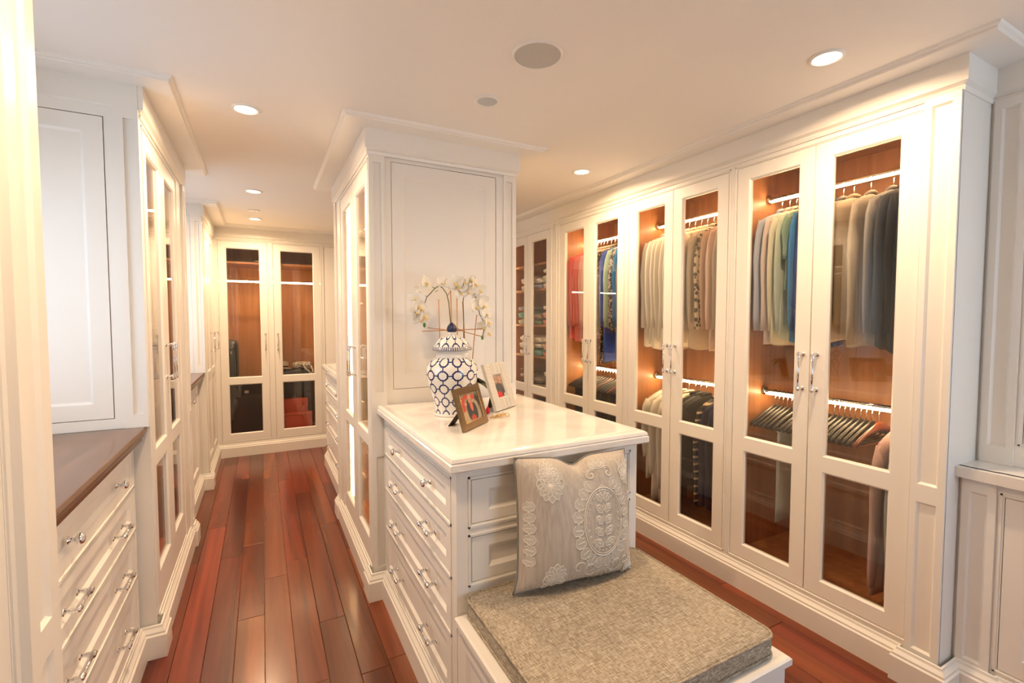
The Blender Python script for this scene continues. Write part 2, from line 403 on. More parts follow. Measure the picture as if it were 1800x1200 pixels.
def right_unit(y_far, y_near, d_far, d_near, label, rails=True, shelves=(), pil=None, led='led'):
    """wardrobe on the right wall: y range of the unit and of its pair of doors"""
    root = thing('wardrobe', label, 'wardrobe', (XR, y_far, 0), -PI/2)
    W = y_far-y_near; a, b_ = y_far-d_far, y_far-d_near; mid = (a+b_)/2
    face(root, 0, W, 0.0, 2.40, [(a, b_, DB, DT)])
    glass_door(root, a, mid, DB, DT, (0.750, 0.820), mid-0.032)
    glass_door(root, mid, b_, DB, DT, (0.750, 0.820), mid+0.032)
    carcass(root, max(0.004, a-0.02), min(W-0.004, b_+0.02), DB, 2.33, 0.60, shelves)
    if rails:
        x0, x1 = max(0.004, a-0.02)+0.018, min(W-0.004, b_+0.02)-0.018
        rod(root, x0, x1, RD, RT, led); rod(root, x0, x1, RD, RZ, led)
    else:
        for xx in (a+0.004, b_-0.012): MB().box(xx, xx+0.008, 0.032, 0.044, 0.2, 2.3).build('led_strip', 'led_soft', root)
    if pil: pilaster(root, *pil)
    return root
unitD = right_unit(1.730, YA, 1.705, 0.898, 'white glass-door wardrobe of blue and grey tops, empty hangers below', pil=(0.835, 0.943, 0.0, 2.28))
unitC = right_unit(2.570, 1.730, 2.545, 1.755, 'white glass-door wardrobe of white shirts and a leopard top')
unitB = right_unit(3.480, 2.570, 3.405, 2.595, 'white glass-door wardrobe of pink tops and a mint coat', pil=(0.012, 0.068, 0.0, 2.28, -0.008, None, 0.014))
unitA = right_unit(4.440, 3.480, 4.365, 3.555, 'white glass-door wardrobe with shelves of folded clothes', rails=False, shelves=(0.50, 0.79, 1.10, 1.40, 1.74, 1.98), pil=(0.892, 0.950, 0.0, 2.28, -0.008, None, 0.014))
unitE = right_unit(5.40, 4.440, 5.30, 4.52, 'white glass-door wardrobe in the far aisle, empty inside', rails=True, led=None)
struct('wall_corner', MB().box(XR-0.001, 2.87, 5.40, 6.32, 0, 2.40), 'white_paint')

# ------------------------------------------------------------------ annex beyond the right wardrobes
an = thing('annex_cabinet', 'white panelled counter cabinet with tall upper doors beside the glass wardrobes', 'cabinet', (XAL, YA, 0), -PI/2)
MB().box(0.0, 1.157, 0.024, 0.49, 0.0, 0.853).build('carcass', 'white_paint', an)
face(an, 0.0, 1.157, 0.0, 0.853, [(0.128, 0.62, 0.16, 0.805), (0.66, 1.12, 0.16, 0.805)], th=0.024)
panel_door(an, 0.128, 0.62, 0.16, 0.805, handle=None, th=0.02); panel_door(an, 0.66, 1.12, 0.16, 0.805, th=0.02)
pilaster(an, 0.012, 0.108, 0.0, 0.853, -0.012, None, 0.022, 0.15, 0.80)
MB().box(0.0, 1.157, XA-XAL+0.024, 0.49, 0.905, 2.399).build('upper_carcass', 'white_paint', an)
yu = XA-XAL
face(an, 0.0, 1.157, 0.8925, 2.399, [(0.128, 0.62, 0.985, 2.245), (0.66, 1.12, 0.985, 2.245)], th=0.024, y=yu, name='upper_face_frame')
panel_door(an, 0.128, 0.62, 0.985, 2.245, yf=yu, th=0.02, name='upper_door'); panel_door(an, 0.66, 1.12, 0.985, 2.245, yf=yu, th=0.02, name='upper_door')
pilaster(an, 0.012, 0.108, 0.8925, 2.28, yu-0.012, None, 0.022, 0.96, 2.25, name='upper_pilaster')
mb = MB()
SLAB = [(-0.02, 0.853), (0.0, 0.853), (0.008, 0.857), (0.010, 0.868), (0.010, 0.880), (0.004, 0.887), (-0.006, 0.892), (-0.02, 0.892)]
mb.box(XAL-0.046, XA-0.0005, YA-1.157, YA-0.001, 0.8535, 0.892)
mb.sweep([(XAL-0.026, YA-0.002), (XAL-0.026, YA-0.118), (XAL-0.020, YA-0.122), (XAL-0.020, YA-1.157)], SLAB)
mb.build('marble_countertop', 'marble', label='white marble countertop with moulded edge on the annex cabinet', category='countertop')
# end panel that closes the wardrobe run toward the annex
struct('trim_5', MB().box(XR+0.002, 2.87, YA-0.001, YA+0.012, 0, 2.40), 'white_paint')
# ------------------------------------------------------------------ left tall cabinets and niches
def left_unit(y0, y1, label, doors, glass=True, zmid=(0.80, 0.872), rb=0.15, end_door=True, group=None):
    root = thing('tall_cabinet', label, 'cabinet', (XL, y0, 0), PI/2)
    W = y1-y0; a, b_ = doors[0][0], doors[-1][1]
    face(root, 0.0, W, 0.0, 2.40, [(a, b_, DB, DT)])
    for k, (p, q) in enumerate(doors):
        hx = q-0.035 if k % 2 == 0 else p+0.035
        if glass: glass_door(root, p, q, DB, DT, zmid, hx, stile=0.07, rail_b=rb, rail_t=0.07, hz=1.24)
        else: panel_door(root, p, q, DB, DT, handle=(q-0.035, 1.24), split=0.95)
    return root
D1 = XL-XLB          # depth of the left cabinets
def left_body(root, W, a, b_, shelves, near_face=True, far_end=True):
    carcass(root, max(0.03, a-0.02), min(W-0.03, b_+0.02), DB, 2.33, D1, shelves)
    MB().box(0.0, 0.022, 0.03, D1, 0.0, 2.40).build('end_panel', 'white_paint', root)
    MB().box(W-0.022, W, 0.03, D1, 0.0, 2.40).build('end_panel', 'white_paint', root)
t1 = left_unit(LY[1][0], LY[1][1], 'white tall cabinet with mirror-like glass doors between the two wood counters', [(0.035, 0.465), (0.465, 0.895)])
left_body(t1, LY[1][1]-LY[1][0], 0.035, 0.895, (0.62, 1.02, 1.42, 1.86))
MB().box(0.05, 0.88, 0.032, 0.044, 2.29, 2.30).build('led_strip', 'led_soft', t1)
pilaster(t1, 1.09, 1.185, 0.0, 2.28, -0.014, (0.80, 0.87), 0.02, 0.16, 2.25)
t3 = left_unit(LY[2][0], LY[2][1], 'white tall cabinet with solid panel doors next to the far wall', [(0.10, 0.52), (0.52, 0.94)], glass=False)
left_body(t3, LY[2][1]-LY[2][0], 0.10, 0.94, ())
t0 = left_unit(LY[0][0], LY[0][1], 'white tall cabinet with glass doors and fluted pilaster beside the near wood counter', [(1.0, 1.40), (1.40, 1.80)])
left_body(t0, LY[0][1]-LY[0][0], 1.0, 1.80, (0.9, 1.5))
pilaster(t0, 1.835, 1.985, 0.0, 2.28, -0.016, (0.74, 0.81), 0.045, 0.16, 2.25)

def end_panel_work(root, zc, depth):
    """the end of a tall cabinet that faces the camera, above the wood counter: stile with slim recessed panel, then an inset flat-panel door"""
    # frame coordinates: u from the corridor edge (0) towards the wall, world x = XL - u
    mb = MB()
    def B(u0, u1, w0, w1, z0, z1): mb.box(w0, w1, u0, u1, z0, z1)      # local x is world y, local y is depth
    t_ = 0.02
    # slim stile around a recessed strip
    s0, s1 = 0.016, 0.050
    B(0.0, s0, -t_, 0.0, zc, 2.40); B(s1, 0.078, -t_, 0.0, zc, 2.40); B(s0, s1, -t_, 0.0, zc, zc+0.055); B(s0, s1, -t_, 0.0, 2.262, 2.40); B(s0, s1, -0.010, 0.0, zc+0.055, 2.262)
    # casing set back a little
    B(0.078, 0.112, -0.012, 0.0, zc, 2.40); B(0.112, depth, -0.012, 0.0, zc, 1.042); B(0.112, depth, -0.012, 0.0, 2.258, 2.40); B(depth-0.02, depth, -0.012, 0.0, 1.042, 2.258)
    B(0.112, depth-0.02, -0.0005, 0.0, 1.042, 2.258)
    mb.build('end_casing', 'white_paint', root)
    # inset door, built facing -y then turned to face local -x
    W = depth-0.02-0.112
    d = MB().frame(0.0, W-0.007, 0.0, 1.2085, [(0.062, W-0.069, 0.062, 1.2085-0.062)], 0.0, 0.011, 0.010, 0.007, panel=True).build('end_door', 'white_paint', root)
    d.rotation_euler = (0, 0, -PI/2); d.location = (-0.0135, depth-0.02-0.0035, 1.0455)
    return d
end_panel_work(t1, 1.0, D1-0.005); end_panel_work(t3, 1.0, D1-0.005)

ZC = 1.0
def niche(y0, y1, label, kind, group=None):
    root = thing('counter_cabinet', label, 'cabinet', (NX, y0, 0), PI/2)
    W = y1-y0; d = NX-XLB
    MB().box(0.002, W-0.022, 0.026, d, 0.0, 0.955).build('carcass', 'white_paint', root)
    rows = [(0.772, 0.918), (0.592, 0.752), (0.392, 0.572), (0.155, 0.372)]
    if kind == 'drawers':
        a, b_ = 0.03, W-0.058
        face(root, 0.0, W-0.022, 0.0, 0.957, [(a, b_, r[0], r[1]) for r in rows], th=0.024)
        for k, r in enumerate(rows): drawer(root, a, b_, r[0], r[1], (a+0.275, b_-0.245), knobs=(k == 0))
    else:
        a, b_ = 0.06, W-0.08; m_ = (a+b_)/2
        face(root, 0.0, W-0.022, 0.0, 0.957, [(a, b_, 0.16, 0.918)], th=0.024)
        panel_door(root, a, m_, 0.16, 0.918, knob=(m_-0.03, 0.84)); panel_door(root, m_, b_, 0.16, 0.918, knob=(m_+0.03, 0.84))
    return root
niche(LN[0][0], LN[0][1], 'white drawer cabinet under the near wood counter, chrome knobs and pulls', 'drawers')
niche(LN[1][0], LN[1][1], 'white two-door cabinet under the far wood counter', 'doors')
EDGE = [(-0.06, 0.958), (-0.0305, 0.958), (-0.0305, 0.938), (-0.006, 0.938), (-0.002, 0.944), (-0.002, 0.956), (0.004, 0.962), (0.004, 0.970), (0.010, 0.974), (0.016, 0.982), (0.016, 0.990), (0.010, 0.998), (0.0, 1.0), (-0.06, 1.0)]
for (y0, y1), lab in zip(LN, ('dark wood countertop with rounded edge over the near drawer cabinet', 'dark wood countertop with rounded edge over the two-door cabinet')):
    mb = MB().box(XLB, NX-0.028, y0+0.001, y1-0.021, 0.958, 1.0).sweep([(NX+0.032, y0+0.001), (NX+0.032, y1-0.021)], EDGE)
    o = mb.build('wood_countertop', 'counter_wood', label=lab, category='countertop'); autosmooth(o)

# ------------------------------------------------------------------ far wall wardrobe
bk = thing('wardrobe', 'white glass-door wardrobe on the far wall holding suitcases and red boxes', 'wardrobe', (XL, YB, 0), 0)
def bx_(x): return x-XL
face(bk, 0.0, 1.045, 0.0, 2.40, [(bx_(-0.392), bx_(0.062), DB, 2.262), (bx_(0.116), bx_(0.590), DB, 2.262)])
glass_door(bk, bx_(-0.392), bx_(0.062), DB, 2.262, (0.765, 0.833), bx_(0.030), hz=1.21)
glass_door(bk, bx_(0.116), bx_(0.590), DB, 2.262, (0.765, 0.833), bx_(0.148), hz=1.21)
carcass(bk, bx_(-0.42), bx_(0.612), DB, 2.33, 0.55, (2.06,))
r_ = rod(bk, bx_(-0.40), bx_(0.60), 0.10, 1.862, led=False)
MB().box(bx_(-0.39), bx_(0.59), 0.088, 0.098, 1.846, 1.862).build('led_strip', 'led', r_)
bp_ = thing('panel_cabinet', 'white cabinet of plain flat doors on the far wall beside the suitcase wardrobe', 'cabinet', (XL+1.046, YB, 0), 0)
face(bp_, 0.0, XR-XL-1.046-0.02, 0.0, 2.40, [(0.016, 0.42, DB, 2.262), (0.46, 0.86, DB, 2.262), (0.88, 1.28, DB, 2.262)])
MB().box(0.0, XR-XL-1.046-0.02, 0.03, 0.55, 0.0, 2.40).build('carcass', 'white_paint', bp_)
for a, b_ in ((0.016, 0.42), (0.46, 0.86), (0.88, 1.28)):
    MB().box(a+GAP, b_-GAP, 0.0, 0.022, DB+GAP, 2.262-GAP).build('door', 'white_paint', bp_)

# ------------------------------------------------------------------ centre column
cl = thing('display_cabinet', 'white ceiling-high display cabinet with lit glass doors behind the marble island', 'cabinet', (CX0, CY1, 0), -PI/2)
W = CY1-CY0
a, b_ = CY1-3.398, CY1-2.482; mid = (a+b_)/2
face(cl, 0.0, W-0.022, 0.0, 2.40, [(a, b_, DB, DT)])
for p, q, hx in ((a, mid, mid-0.035), (mid, b_, mid+0.035)):
    glass_door(cl, p, q, DB, DT, (0.778, 0.842), hx, stile=0.072, rail_b=0.11, rail_t=0.085)
pilaster(cl, 0.01, 0.09, 0.0, 2.28, -0.010, (0.80, 0.87), 0.018, 0.16, 2.25)
CD = 0.42
MB().box(a-0.02, a, 0.03, CD, 0.17, 2.33).build('side_panel', 'white_paint', cl)
MB().box(b_, b_+0.004, 0.03, CD, 0.17, 2.33).build('side_panel', 'white_paint', cl)
MB().box(a, b_, CD-0.018, CD, 0.17, 2.33).build('back_panel', 'interior_wood', cl)
MB().box(a, b_, 0.03, CD, 2.312, 2.33).build('top_panel', 'interior_wood', cl)
MB().box(a, b_, 0.03, CD, 0.152, 0.17).build('bottom_panel', 'interior_wood', cl)
CSH = (0.33, 0.50, 0.95, 1.22, 1.55, 1.98)
for z in CSH: MB().box(a+0.002, b_-0.002, 0.05, CD-0.02, z-0.008, z).build('glass_shelf', 'glass', cl)
MB().box(a+0.0005, a+0.006, 0.044, 0.060, 0.22, 2.28).build('led_strip', 'led', cl)
MB().box(0.0, W-0.022, CD+0.02, CX1-CX0-0.024, 0.0, 2.40).build('core', 'white_paint', cl)
# right side of the column: two tall panel doors
rs = face(cl, 0.0, W-0.022, 0.0, 2.40, [(0.08, 0.59, DB, DT), (0.61, 1.12, DB, DT)], th=0.022, name='side_frame')
for rs in (rs, panel_door(cl, 0.08, 0.59, DB, DT, name='side_door', th=0.02), panel_door(cl, 0.61, 1.12, DB, DT, name='side_door', th=0.02)):
    rs.rotation_euler = (0, 0, PI); rs.location = (W-0.022, CX1-CX0, 0)
# front of the column (faces the camera): pilasters, casing and inset panel door; local +x is toward the camera
fx0 = CY1-CY0
def fbox(mb, wx0, wx1, d0, d1, z0, z1): mb.box(fx0+d0, fx0+d1, wx0-CX0, wx1-CX0, z0, z1)
for (p, q, sgn) in ((CX0, 0.566, 1), (1.244, CX1, -1)):
    mb = MB()
    i0, i1 = (p+0.024, q-0.018) if sgn > 0 else (p+0.018, q-0.024)
    fbox(mb, p, i0, -0.022, 0.0, 0.0, 2.40); fbox(mb, i1, q, -0.022, 0.0, 0.0, 2.40); fbox(mb, i0, i1, -0.022, -0.010, 0.0, 2.40)
    for z0, z1 in ((0.0, 0.16), (0.74, 1.075), (2.24, 2.40)): fbox(mb, i0, i1, -0.011, 0.0, z0, z1)
    mb.build('front_pilaster', 'white_paint', cl)
mb = MB()
fbox(mb, 0.566, 0.600, -0.022, -0.010, 0.9, 2.40); fbox(mb, 1.200, 1.244, -0.022, -0.010, 0.9, 2.40); fbox(mb, 0.60, 1.20, -0.022, -0.010, 0.9, 1.082); fbox(mb, 0.60, 1.20, -0.022, -0.010, 2.258, 2.40); fbox(mb, 0.566, 1.244, -0.03, -0.0225, 0.0, 2.40)
mb.build('front_casing', 'white_paint', cl)
d = MB().frame(0.0, 0.593, 0.0, 1.169, [(0.062, 0.531, 0.068, 1.101)], 0.0, 0.011, 0.010, 0.007, panel=True).build('front_door', 'white_paint', cl)
d.rotation_euler = (0, 0, PI/2); d.location = (fx0-0.0115, 0.6035-CX0, 1.0855)

# ------------------------------------------------------------------ islands
def island(name, label, y0, y1, near):
    """drawer island attached to the column; local x runs toward the camera, front face looks at the corridor (-x world)"""
    root = thing(name, label, 'island', (IX0, y1, 0), -PI/2)
    W = y1-y0; D = IX1-IX0
    MB().box(0.001, W-0.026, 0.026, D-0.026, 0.0, 0.962).build('carcass', 'white_paint', root)
    rows = [(0.772, 0.915), (0.592, 0.752), (0.392, 0.572), (0.155, 0.372)]
    a, b_ = 0.025, W-0.058
    face(root, 0.0, W, 0.0, 0.963, [(a, b_, r[0], r[1]) for r in rows], th=0.024)
    xs = (a+0.27, b_-0.205) if near else (a+0.30, b_-0.25)
    for k, r in enumerate(rows): drawer(root, a, b_, r[0], r[1], xs, knobs=(k == 0), stile=0.04, rail=0.036)
    bf = MB().frame(0.0, W, 0.0, 0.963, [(a, b_, r[0], r[1]) for r in rows], 0.0, 0.024, 0.012, 0.008, panel=True).build('aisle_side', 'white_paint', root)
    bf.rotation_euler = (0, 0, PI); bf.location = (W, D, 0)
    return root
isl = island('drawer_island', 'white drawer island with marble top in front of the display cabinet', IY0, CY0-0.02, True)
W = CY0-0.02-IY0; D = IX1-IX0
# end of the island above the bench: inset false drawers, built facing -y and turned to face local +x
def end_of_island(root, W, D, rows, a=0.052, b_=None):
    b_ = b_ or D-0.045
    f_ = face(root, 0.024, D-0.024, 0.0, 0.963, [(a, b_, r[0], r[1]) for r in rows], th=0.02, name='end_frame')
    f_.rotation_euler = (0, 0, PI/2); f_.location = (W, 0, 0)
    for r in rows:
        d = panel_door(root, a, b_, r[0], r[1], 0.062, 0.036, name='end_drawer', yf=0.0015, depth=0.010, lip=0.014, th=0.02)
        d.rotation_euler = (0, 0, PI/2); d.location = (W, 0, 0)
end_of_island(isl, W, D, [(0.772, 0.922), (0.575, 0.728)])
ril = island('drawer_island', 'white drawer island with marble top near the far wall', CY1+0.02, RI1, False)
def slab(x0, x1, y0, y1, z0, z1, label, front=True):
    P = [(-0.05, z0), (0.0, z0), (0.003, z0+0.004), (0.003, z0+0.024), (-0.003, z0+0.028), (0.0, z0+0.032), (-0.004, z1-0.005), (-0.014, z1), (-0.05, z1)]
    mb = MB().box(x0+0.05, x1-0.05, y0+0.05, y1-0.05, z0, z1)
    mb.sweep([(x0, y0), (x1, y0), (x1, y1), (x0, y1)], P, True)
    o = mb.build('marble_countertop', 'marble', label=label, category='countertop'); autosmooth(o, 30)
slab(0.516, 1.342, 1.388, CY0-0.001, 0.963, 1.010, 'white marble countertop with stepped edge carrying the blue and white jar')
slab(0.516, 1.342, CY1+0.001, RI1+0.03, 0.963, 1.010, 'white marble countertop on the far drawer island')

# ------------------------------------------------------------------ window seat at the island end
BY0 = 0.80
be = thing('bench', 'white panelled bench built against the end of the marble island', 'bench', (IX0, BY0, 0), 0)
bw, bd = IX1-IX0, IY0-BY0-0.006
MB().box(0.022, bw-0.022, 0.022, bd-0.002, 0.0, 0.455).build('carcass', 'white_paint', be)
for rot, loc, w in ((0, (0, 0, 0), bw), (-PI/2, (0, bd, 0), bd-0.0225), (PI/2, (bw, 0.0225, 0), bd-0.0225)):
    p_ = MB().frame(0.0, w, 0.0, 0.455, [(0.07, w-0.07, 0.17, 0.40)], 0.0, 0.022, 0.014, 0.010, panel=True).build('side_panel', 'white_paint', be)
    p_.rotation_euler = (0, 0, rot); p_.location = loc
MB().rbox(-0.012, bw+0.012, -0.014, bd-0.001, 0.455, 0.482, 0.005).build('seat_board', 'white_paint', be)

# ------------------------------------------------------------------ ceiling fixtures
def downlight(x, y, r=0.058, power=13.0, lit=True, label='', color=(1.0, 0.69, 0.42)):
    t = thing('recessed_downlight', label, 'ceiling light', (x, y, CEIL-0.004))
    n = 32
    prof = [(r*0.80, 0.004), (r*0.80, -0.001), (r*0.86, -0.003), (r, -0.002), (r*1.02, 0.004)]
    MB().rings([[(q*math.cos(2*PI*j/n), q*math.sin(2*PI*j/n), z) for j in range(n)] for q, z in prof], False, False).build('trim_ring', 'white_paint', t, True)
    MB().lathe([(r*0.81, 0.001), (r*0.81, 0.0035)], n).build('lens', 'lamp_lens' if lit else 'steel', t)
    if lit:
        l = area_light('downlight_lamp' if y > 1.0 else 'downlight_lamp_offscreen', (0, 0, -0.006), (0, 0, 0), r*1.5, 0, power, color, 'DISK', math.radians(165))
        l.parent = t
    return t
LIT = [(-0.045, 2.55, 'corridor beside the tall mirror-like cabinet'), (-0.035, 4.13, 'corridor before the far wood counter'), (-0.04, 5.24, 'corridor just before the far wall'), (1.875, 1.05, 'aisle above the blue and grey tops'), (1.88, 2.58, 'aisle above the white shirts'),
       (-0.045, 0.97, 'corridor beside the near wood counter')]
for x, y, s in LIT: downlight(x, y, label='lit round recessed downlight in the ceiling over the ' + s)
# dark adjustable downlight and round speaker
t = thing('recessed_downlight', 'unlit recessed eyeball downlight in the ceiling in front of the display cabinet', 'ceiling light', (0.908, 1.955, CEIL-0.004))
n = 32
MB().rings([[(q*math.cos(2*PI*j/n), q*math.sin(2*PI*j/n), z) for j in range(n)] for q, z in [(0.044, 0.004), (0.044, -0.001), (0.050, -0.003), (0.060, -0.002), (0.061, 0.004)]], False, False).build('trim_ring', 'white_paint', t, True)
MB().lathe([(0.0445, 0.001), (0.042, 0.0035)], n).build('eyeball', 'steel', t)
t = thing('ceiling_speaker', 'large round beige ceiling speaker above the marble island', 'speaker', (0.917, 1.537, CEIL-0.003))
t.scale = (1.06, 1.06, 1)
MB().rings([[(q*math.cos(2*PI*j/n), q*math.sin(2*PI*j/n), z) for j in range(n)] for q, z in [(0.081, 0.003), (0.081, -0.002), (0.086, -0.003), (0.089, 0.003)]], False, False).build('rim', 'white_paint', t, True)
MB().lathe([(0.0815, -0.001), (0.0815, 0.0025)], n).build('grille', 'speaker_grille', t)
t = thing('smoke_detector', 'small flat white disc on the corridor ceiling between two downlights', 'smoke detector', (-0.04, 4.86, CEIL-0.006))
t.scale = (1, 1, 0.5)
MB().lathe([(0.045, 0.012), (0.05, 0.008), (0.05, 0.003), (0.042, 0.0), (0.01, 0.0)], n).build('cover', 'white_paint', t, True)
MB().lathe([(0.012, -0.0015), (0.012, 0.001)], 16).build('sensor', 'steel', t)
# ------------------------------------------------------------------ clothes
def cloth(name, col, pattern=None, col2=None, scale=40.0, rough=0.85):
    m, nt, b = newmat(name); b.inputs['Roughness'].default_value = rough; b.inputs['Specular IOR Level'].default_value = 0.2
    tc = N(nt, 'ShaderNodeTexCoord'); nz = N(nt, 'ShaderNodeTexNoise'); nz.inputs['Scale'].default_value = 260; nz.inputs['Detail'].default_value = 2
    L(nt, tc.outputs['Object'], nz.inputs['Vector'])
    mx = N(nt, 'ShaderNodeMix', data_type='RGBA'); mx.inputs[6].default_value = (*[c*0.86 for c in col], 1); mx.inputs[7].default_value = (*[min(1, c*1.1) for c in col], 1)
    L(nt, nz.outputs['Fac'], mx.inputs[0]); out = mx.outputs[2]
    h = nz.outputs['Fac']
    if pattern:
        if pattern in ('stripe', 'rib'):
            w = N(nt, 'ShaderNodeTexWave', wave_type='BANDS', bands_direction='Z' if pattern == 'stripe' else 'Y'); w.inputs['Scale'].default_value = scale; w.inputs['Distortion'].default_value = 0.6
            L(nt, tc.outputs['Object'], w.inputs['Vector']); fac = w.outputs['Fac']; lo, hi = 0.78, 0.84
        elif pattern == 'spots':
            w = N(nt, 'ShaderNodeTexVoronoi'); w.inputs['Scale'].default_value = scale; L(nt, tc.outputs['Object'], w.inputs['Vector']); fac = w.outputs['Distance']; lo, hi = 0.36, 0.30
        elif pattern == 'leopard':
            w = N(nt, 'ShaderNodeTexVoronoi', feature='F1'); w.inputs['Scale'].default_value = scale; L(nt, tc.outputs['Object'], w.inputs['Vector']); fac = w.outputs['Distance']; lo, hi = 0.50, 0.45
        elif pattern == 'net':
            a_ = N(nt, 'ShaderNodeTexWave', wave_type='BANDS', bands_direction='DIAGONAL'); a_.inputs['Scale'].default_value = scale
            L(nt, tc.outputs['Object'], a_.inputs['Vector']); fac = a_.outputs['Fac']; lo, hi = 0.35, 0.75; h = fac
        elif pattern == 'floral':
            w = N(nt, 'ShaderNodeTexNoise'); w.inputs['Scale'].default_value = scale; w.inputs['Detail'].default_value = 3; L(nt, tc.outputs['Object'], w.inputs['Vector']); fac = w.outputs['Fac']; lo, hi = 0.50, 0.56
        mr = N(nt, 'ShaderNodeMapRange'); mr.inputs[1].default_value = lo; mr.inputs[2].default_value = hi; L(nt, fac, mr.inputs[0])
        m2 = N(nt, 'ShaderNodeMix', data_type='RGBA'); L(nt, mr.outputs[0], m2.inputs[0]); L(nt, out, m2.inputs[6]); m2.inputs[7].default_value = (*col2, 1); out = m2.outputs[2]
    L(nt, out, b.inputs['Base Color'])
    bp = N(nt, 'ShaderNodeBump'); bp.inputs['Strength'].default_value = 0.25; bp.inputs['Distance'].default_value = 0.002; L(nt, h, bp.inputs['Height']); L(nt, bp.outputs[0], b.inputs['Normal'])
    return name
C = {}
for nm, col in dict(white=(0.84, 0.80, 0.72), cream=(0.80, 0.72, 0.58), ivory=(0.82, 0.78, 0.68), paleblue=(0.50, 0.56, 0.68), blush=(0.72, 0.62, 0.58), paleyellow=(0.74, 0.71, 0.55), palegreen=(0.55, 0.62, 0.50),
                    sage=(0.24, 0.36, 0.27), blue=(0.04, 0.22, 0.50), royal=(0.05, 0.10, 0.46), beige=(0.52, 0.43, 0.32), taupe=(0.40, 0.34, 0.27), grey=(0.30, 0.28, 0.26), charcoal=(0.05, 0.05, 0.055), black=(0.018, 0.018, 0.02),
                    navy=(0.02, 0.03, 0.09), coral=(0.72, 0.11, 0.10), rose=(0.74, 0.22, 0.20), pink=(0.76, 0.42, 0.38), peach=(0.80, 0.56, 0.45), mint=(0.42, 0.60, 0.48), tan=(0.50, 0.33, 0.22), denim=(0.45, 0.49, 0.47), lightpink=(0.72, 0.50, 0.46),
                    lavender=(0.36, 0.38, 0.52), teal=(0.18, 0.45, 0.42), brown=(0.16, 0.09, 0.06)).items():
    C[nm] = cloth('cloth_'+nm, col)
C['leopard'] = cloth('cloth_leopard', (0.70, 0.56, 0.38), 'leopard', (0.06, 0.035, 0.02), 38)
C['net'] = cloth('cloth_net', (0.50, 0.40, 0.28), 'net', (0.80, 0.70, 0.55), 45)
C['knit'] = cloth('cloth_knit', (0.78, 0.66, 0.46), 'net', (0.86, 0.76, 0.58), 60)
C['striped'] = cloth('cloth_striped', (0.02, 0.02, 0.022), 'stripe', (0.66, 0.52, 0.34), 7.0)
C['polka'] = cloth('cloth_polka', (0.03, 0.025, 0.02), 'spots', (0.55, 0.42, 0.25), 55)
C['floral'] = cloth('cloth_floral', (0.10, 0.10, 0.12), 'floral', (0.55, 0.52, 0.48), 60)
wood('hanger_wood', (0.27, 0.065, 0.03), (0.15, 0.032, 0.016), 0.22, 'Y', 8, 10, coat=0.3)
plain('hanger_black', (0.014, 0.011, 0.010), 0.34)

def hook_path():
    return [(0, 0, -0.084), (0, 0, -0.030), (0, 0.006, -0.022), (0, 0.014, -0.010), (0, 0.0165, 0.002), (0, 0.011, 0.0135), (0, 0, 0.0175), (0, -0.011, 0.0135), (0, -0.0165, 0.003), (0, -0.016, -0.003)]
HOOK = MB().tube(hook_path(), 0.0019, 6).mesh('hook', 'chrome', True)
def hanger_body(mat, bar=True, half=0.21):
    mb = MB(); P = []; R = []
    for k in range(-10, 11):
        u = k/10; y = half*u; z = -0.088 - 0.066*abs(u)**1.3
        P.append((0.003*abs(u)**2, y, z)); R.append(0.019-0.009*abs(u) + (0.004 if abs(u) < 0.15 else 0))
    rings = []
    for (x, y, z), r in zip(P, R):
        rings.append([(x+0.0075*math.cos(2*PI*j/10), y, z+r*math.sin(2*PI*j/10)) for j in range(10)])
    mb.rings(rings)
    me = mb.mesh('hanger_body', mat, True)
    b2 = MB().tube([(0.003, -0.19, -0.146), (0.002, -0.18, -0.166), (0.0, 0.0, -0.168), (0.002, 0.18, -0.166), (0.003, 0.19, -0.146)], 0.0048, 8).mesh('trouser_bar', mat, True) if bar else None
    return me, b2
HB = {'wood': hanger_body('hanger_wood'), 'black': hanger_body('hanger_black'), 'wood_short': hanger_body('hanger_wood', False, 0.172), 'black_short': hanger_body('hanger_black', False, 0.172)}
HN = {}
def hanger(x, y, z, kind, label, group, rz=-PI/2, bar=False):
    t = thing('clothes_hanger', label, 'hanger', (x, y, z), rz, group)
    link('hook', HOOK, t); link('hanger_body', HB[kind if bar else kind+'_short'][0], t)
    if bar: link('trouser_bar', HB[kind][1], t)
    return t
def body_mesh(levels, rng, ripple=0.004, n=28, name='body', mat=None, nfold=3):
    mb = MB(); rings = []; ph = rng.random()*6.28; ph2 = rng.random()*6.28; zt = levels[0][0]; zb = levels[-1][0]
    for z, wy, hx in levels:
        t = (zt-z)/(zt-zb); ring = []
        for j in range(n):
            a = 2*PI*j/n; c, s = math.cos(a), math.sin(a)
            y = wy*math.copysign(abs(c)**0.8, c); x = hx*math.copysign(abs(s)**0.65, s)
            x += ripple*t*math.sin(y*nfold*18+ph+2.2*t) + 0.4*ripple*t*math.sin(y*61+ph2)
            ring.append((x, y + 0.006*t*math.sin(3*a+ph), z + (0.010*t*t*math.sin(2*a+ph2))))
        rings.append(ring)
    return mb.rings(rings).mesh(name, mat, True)
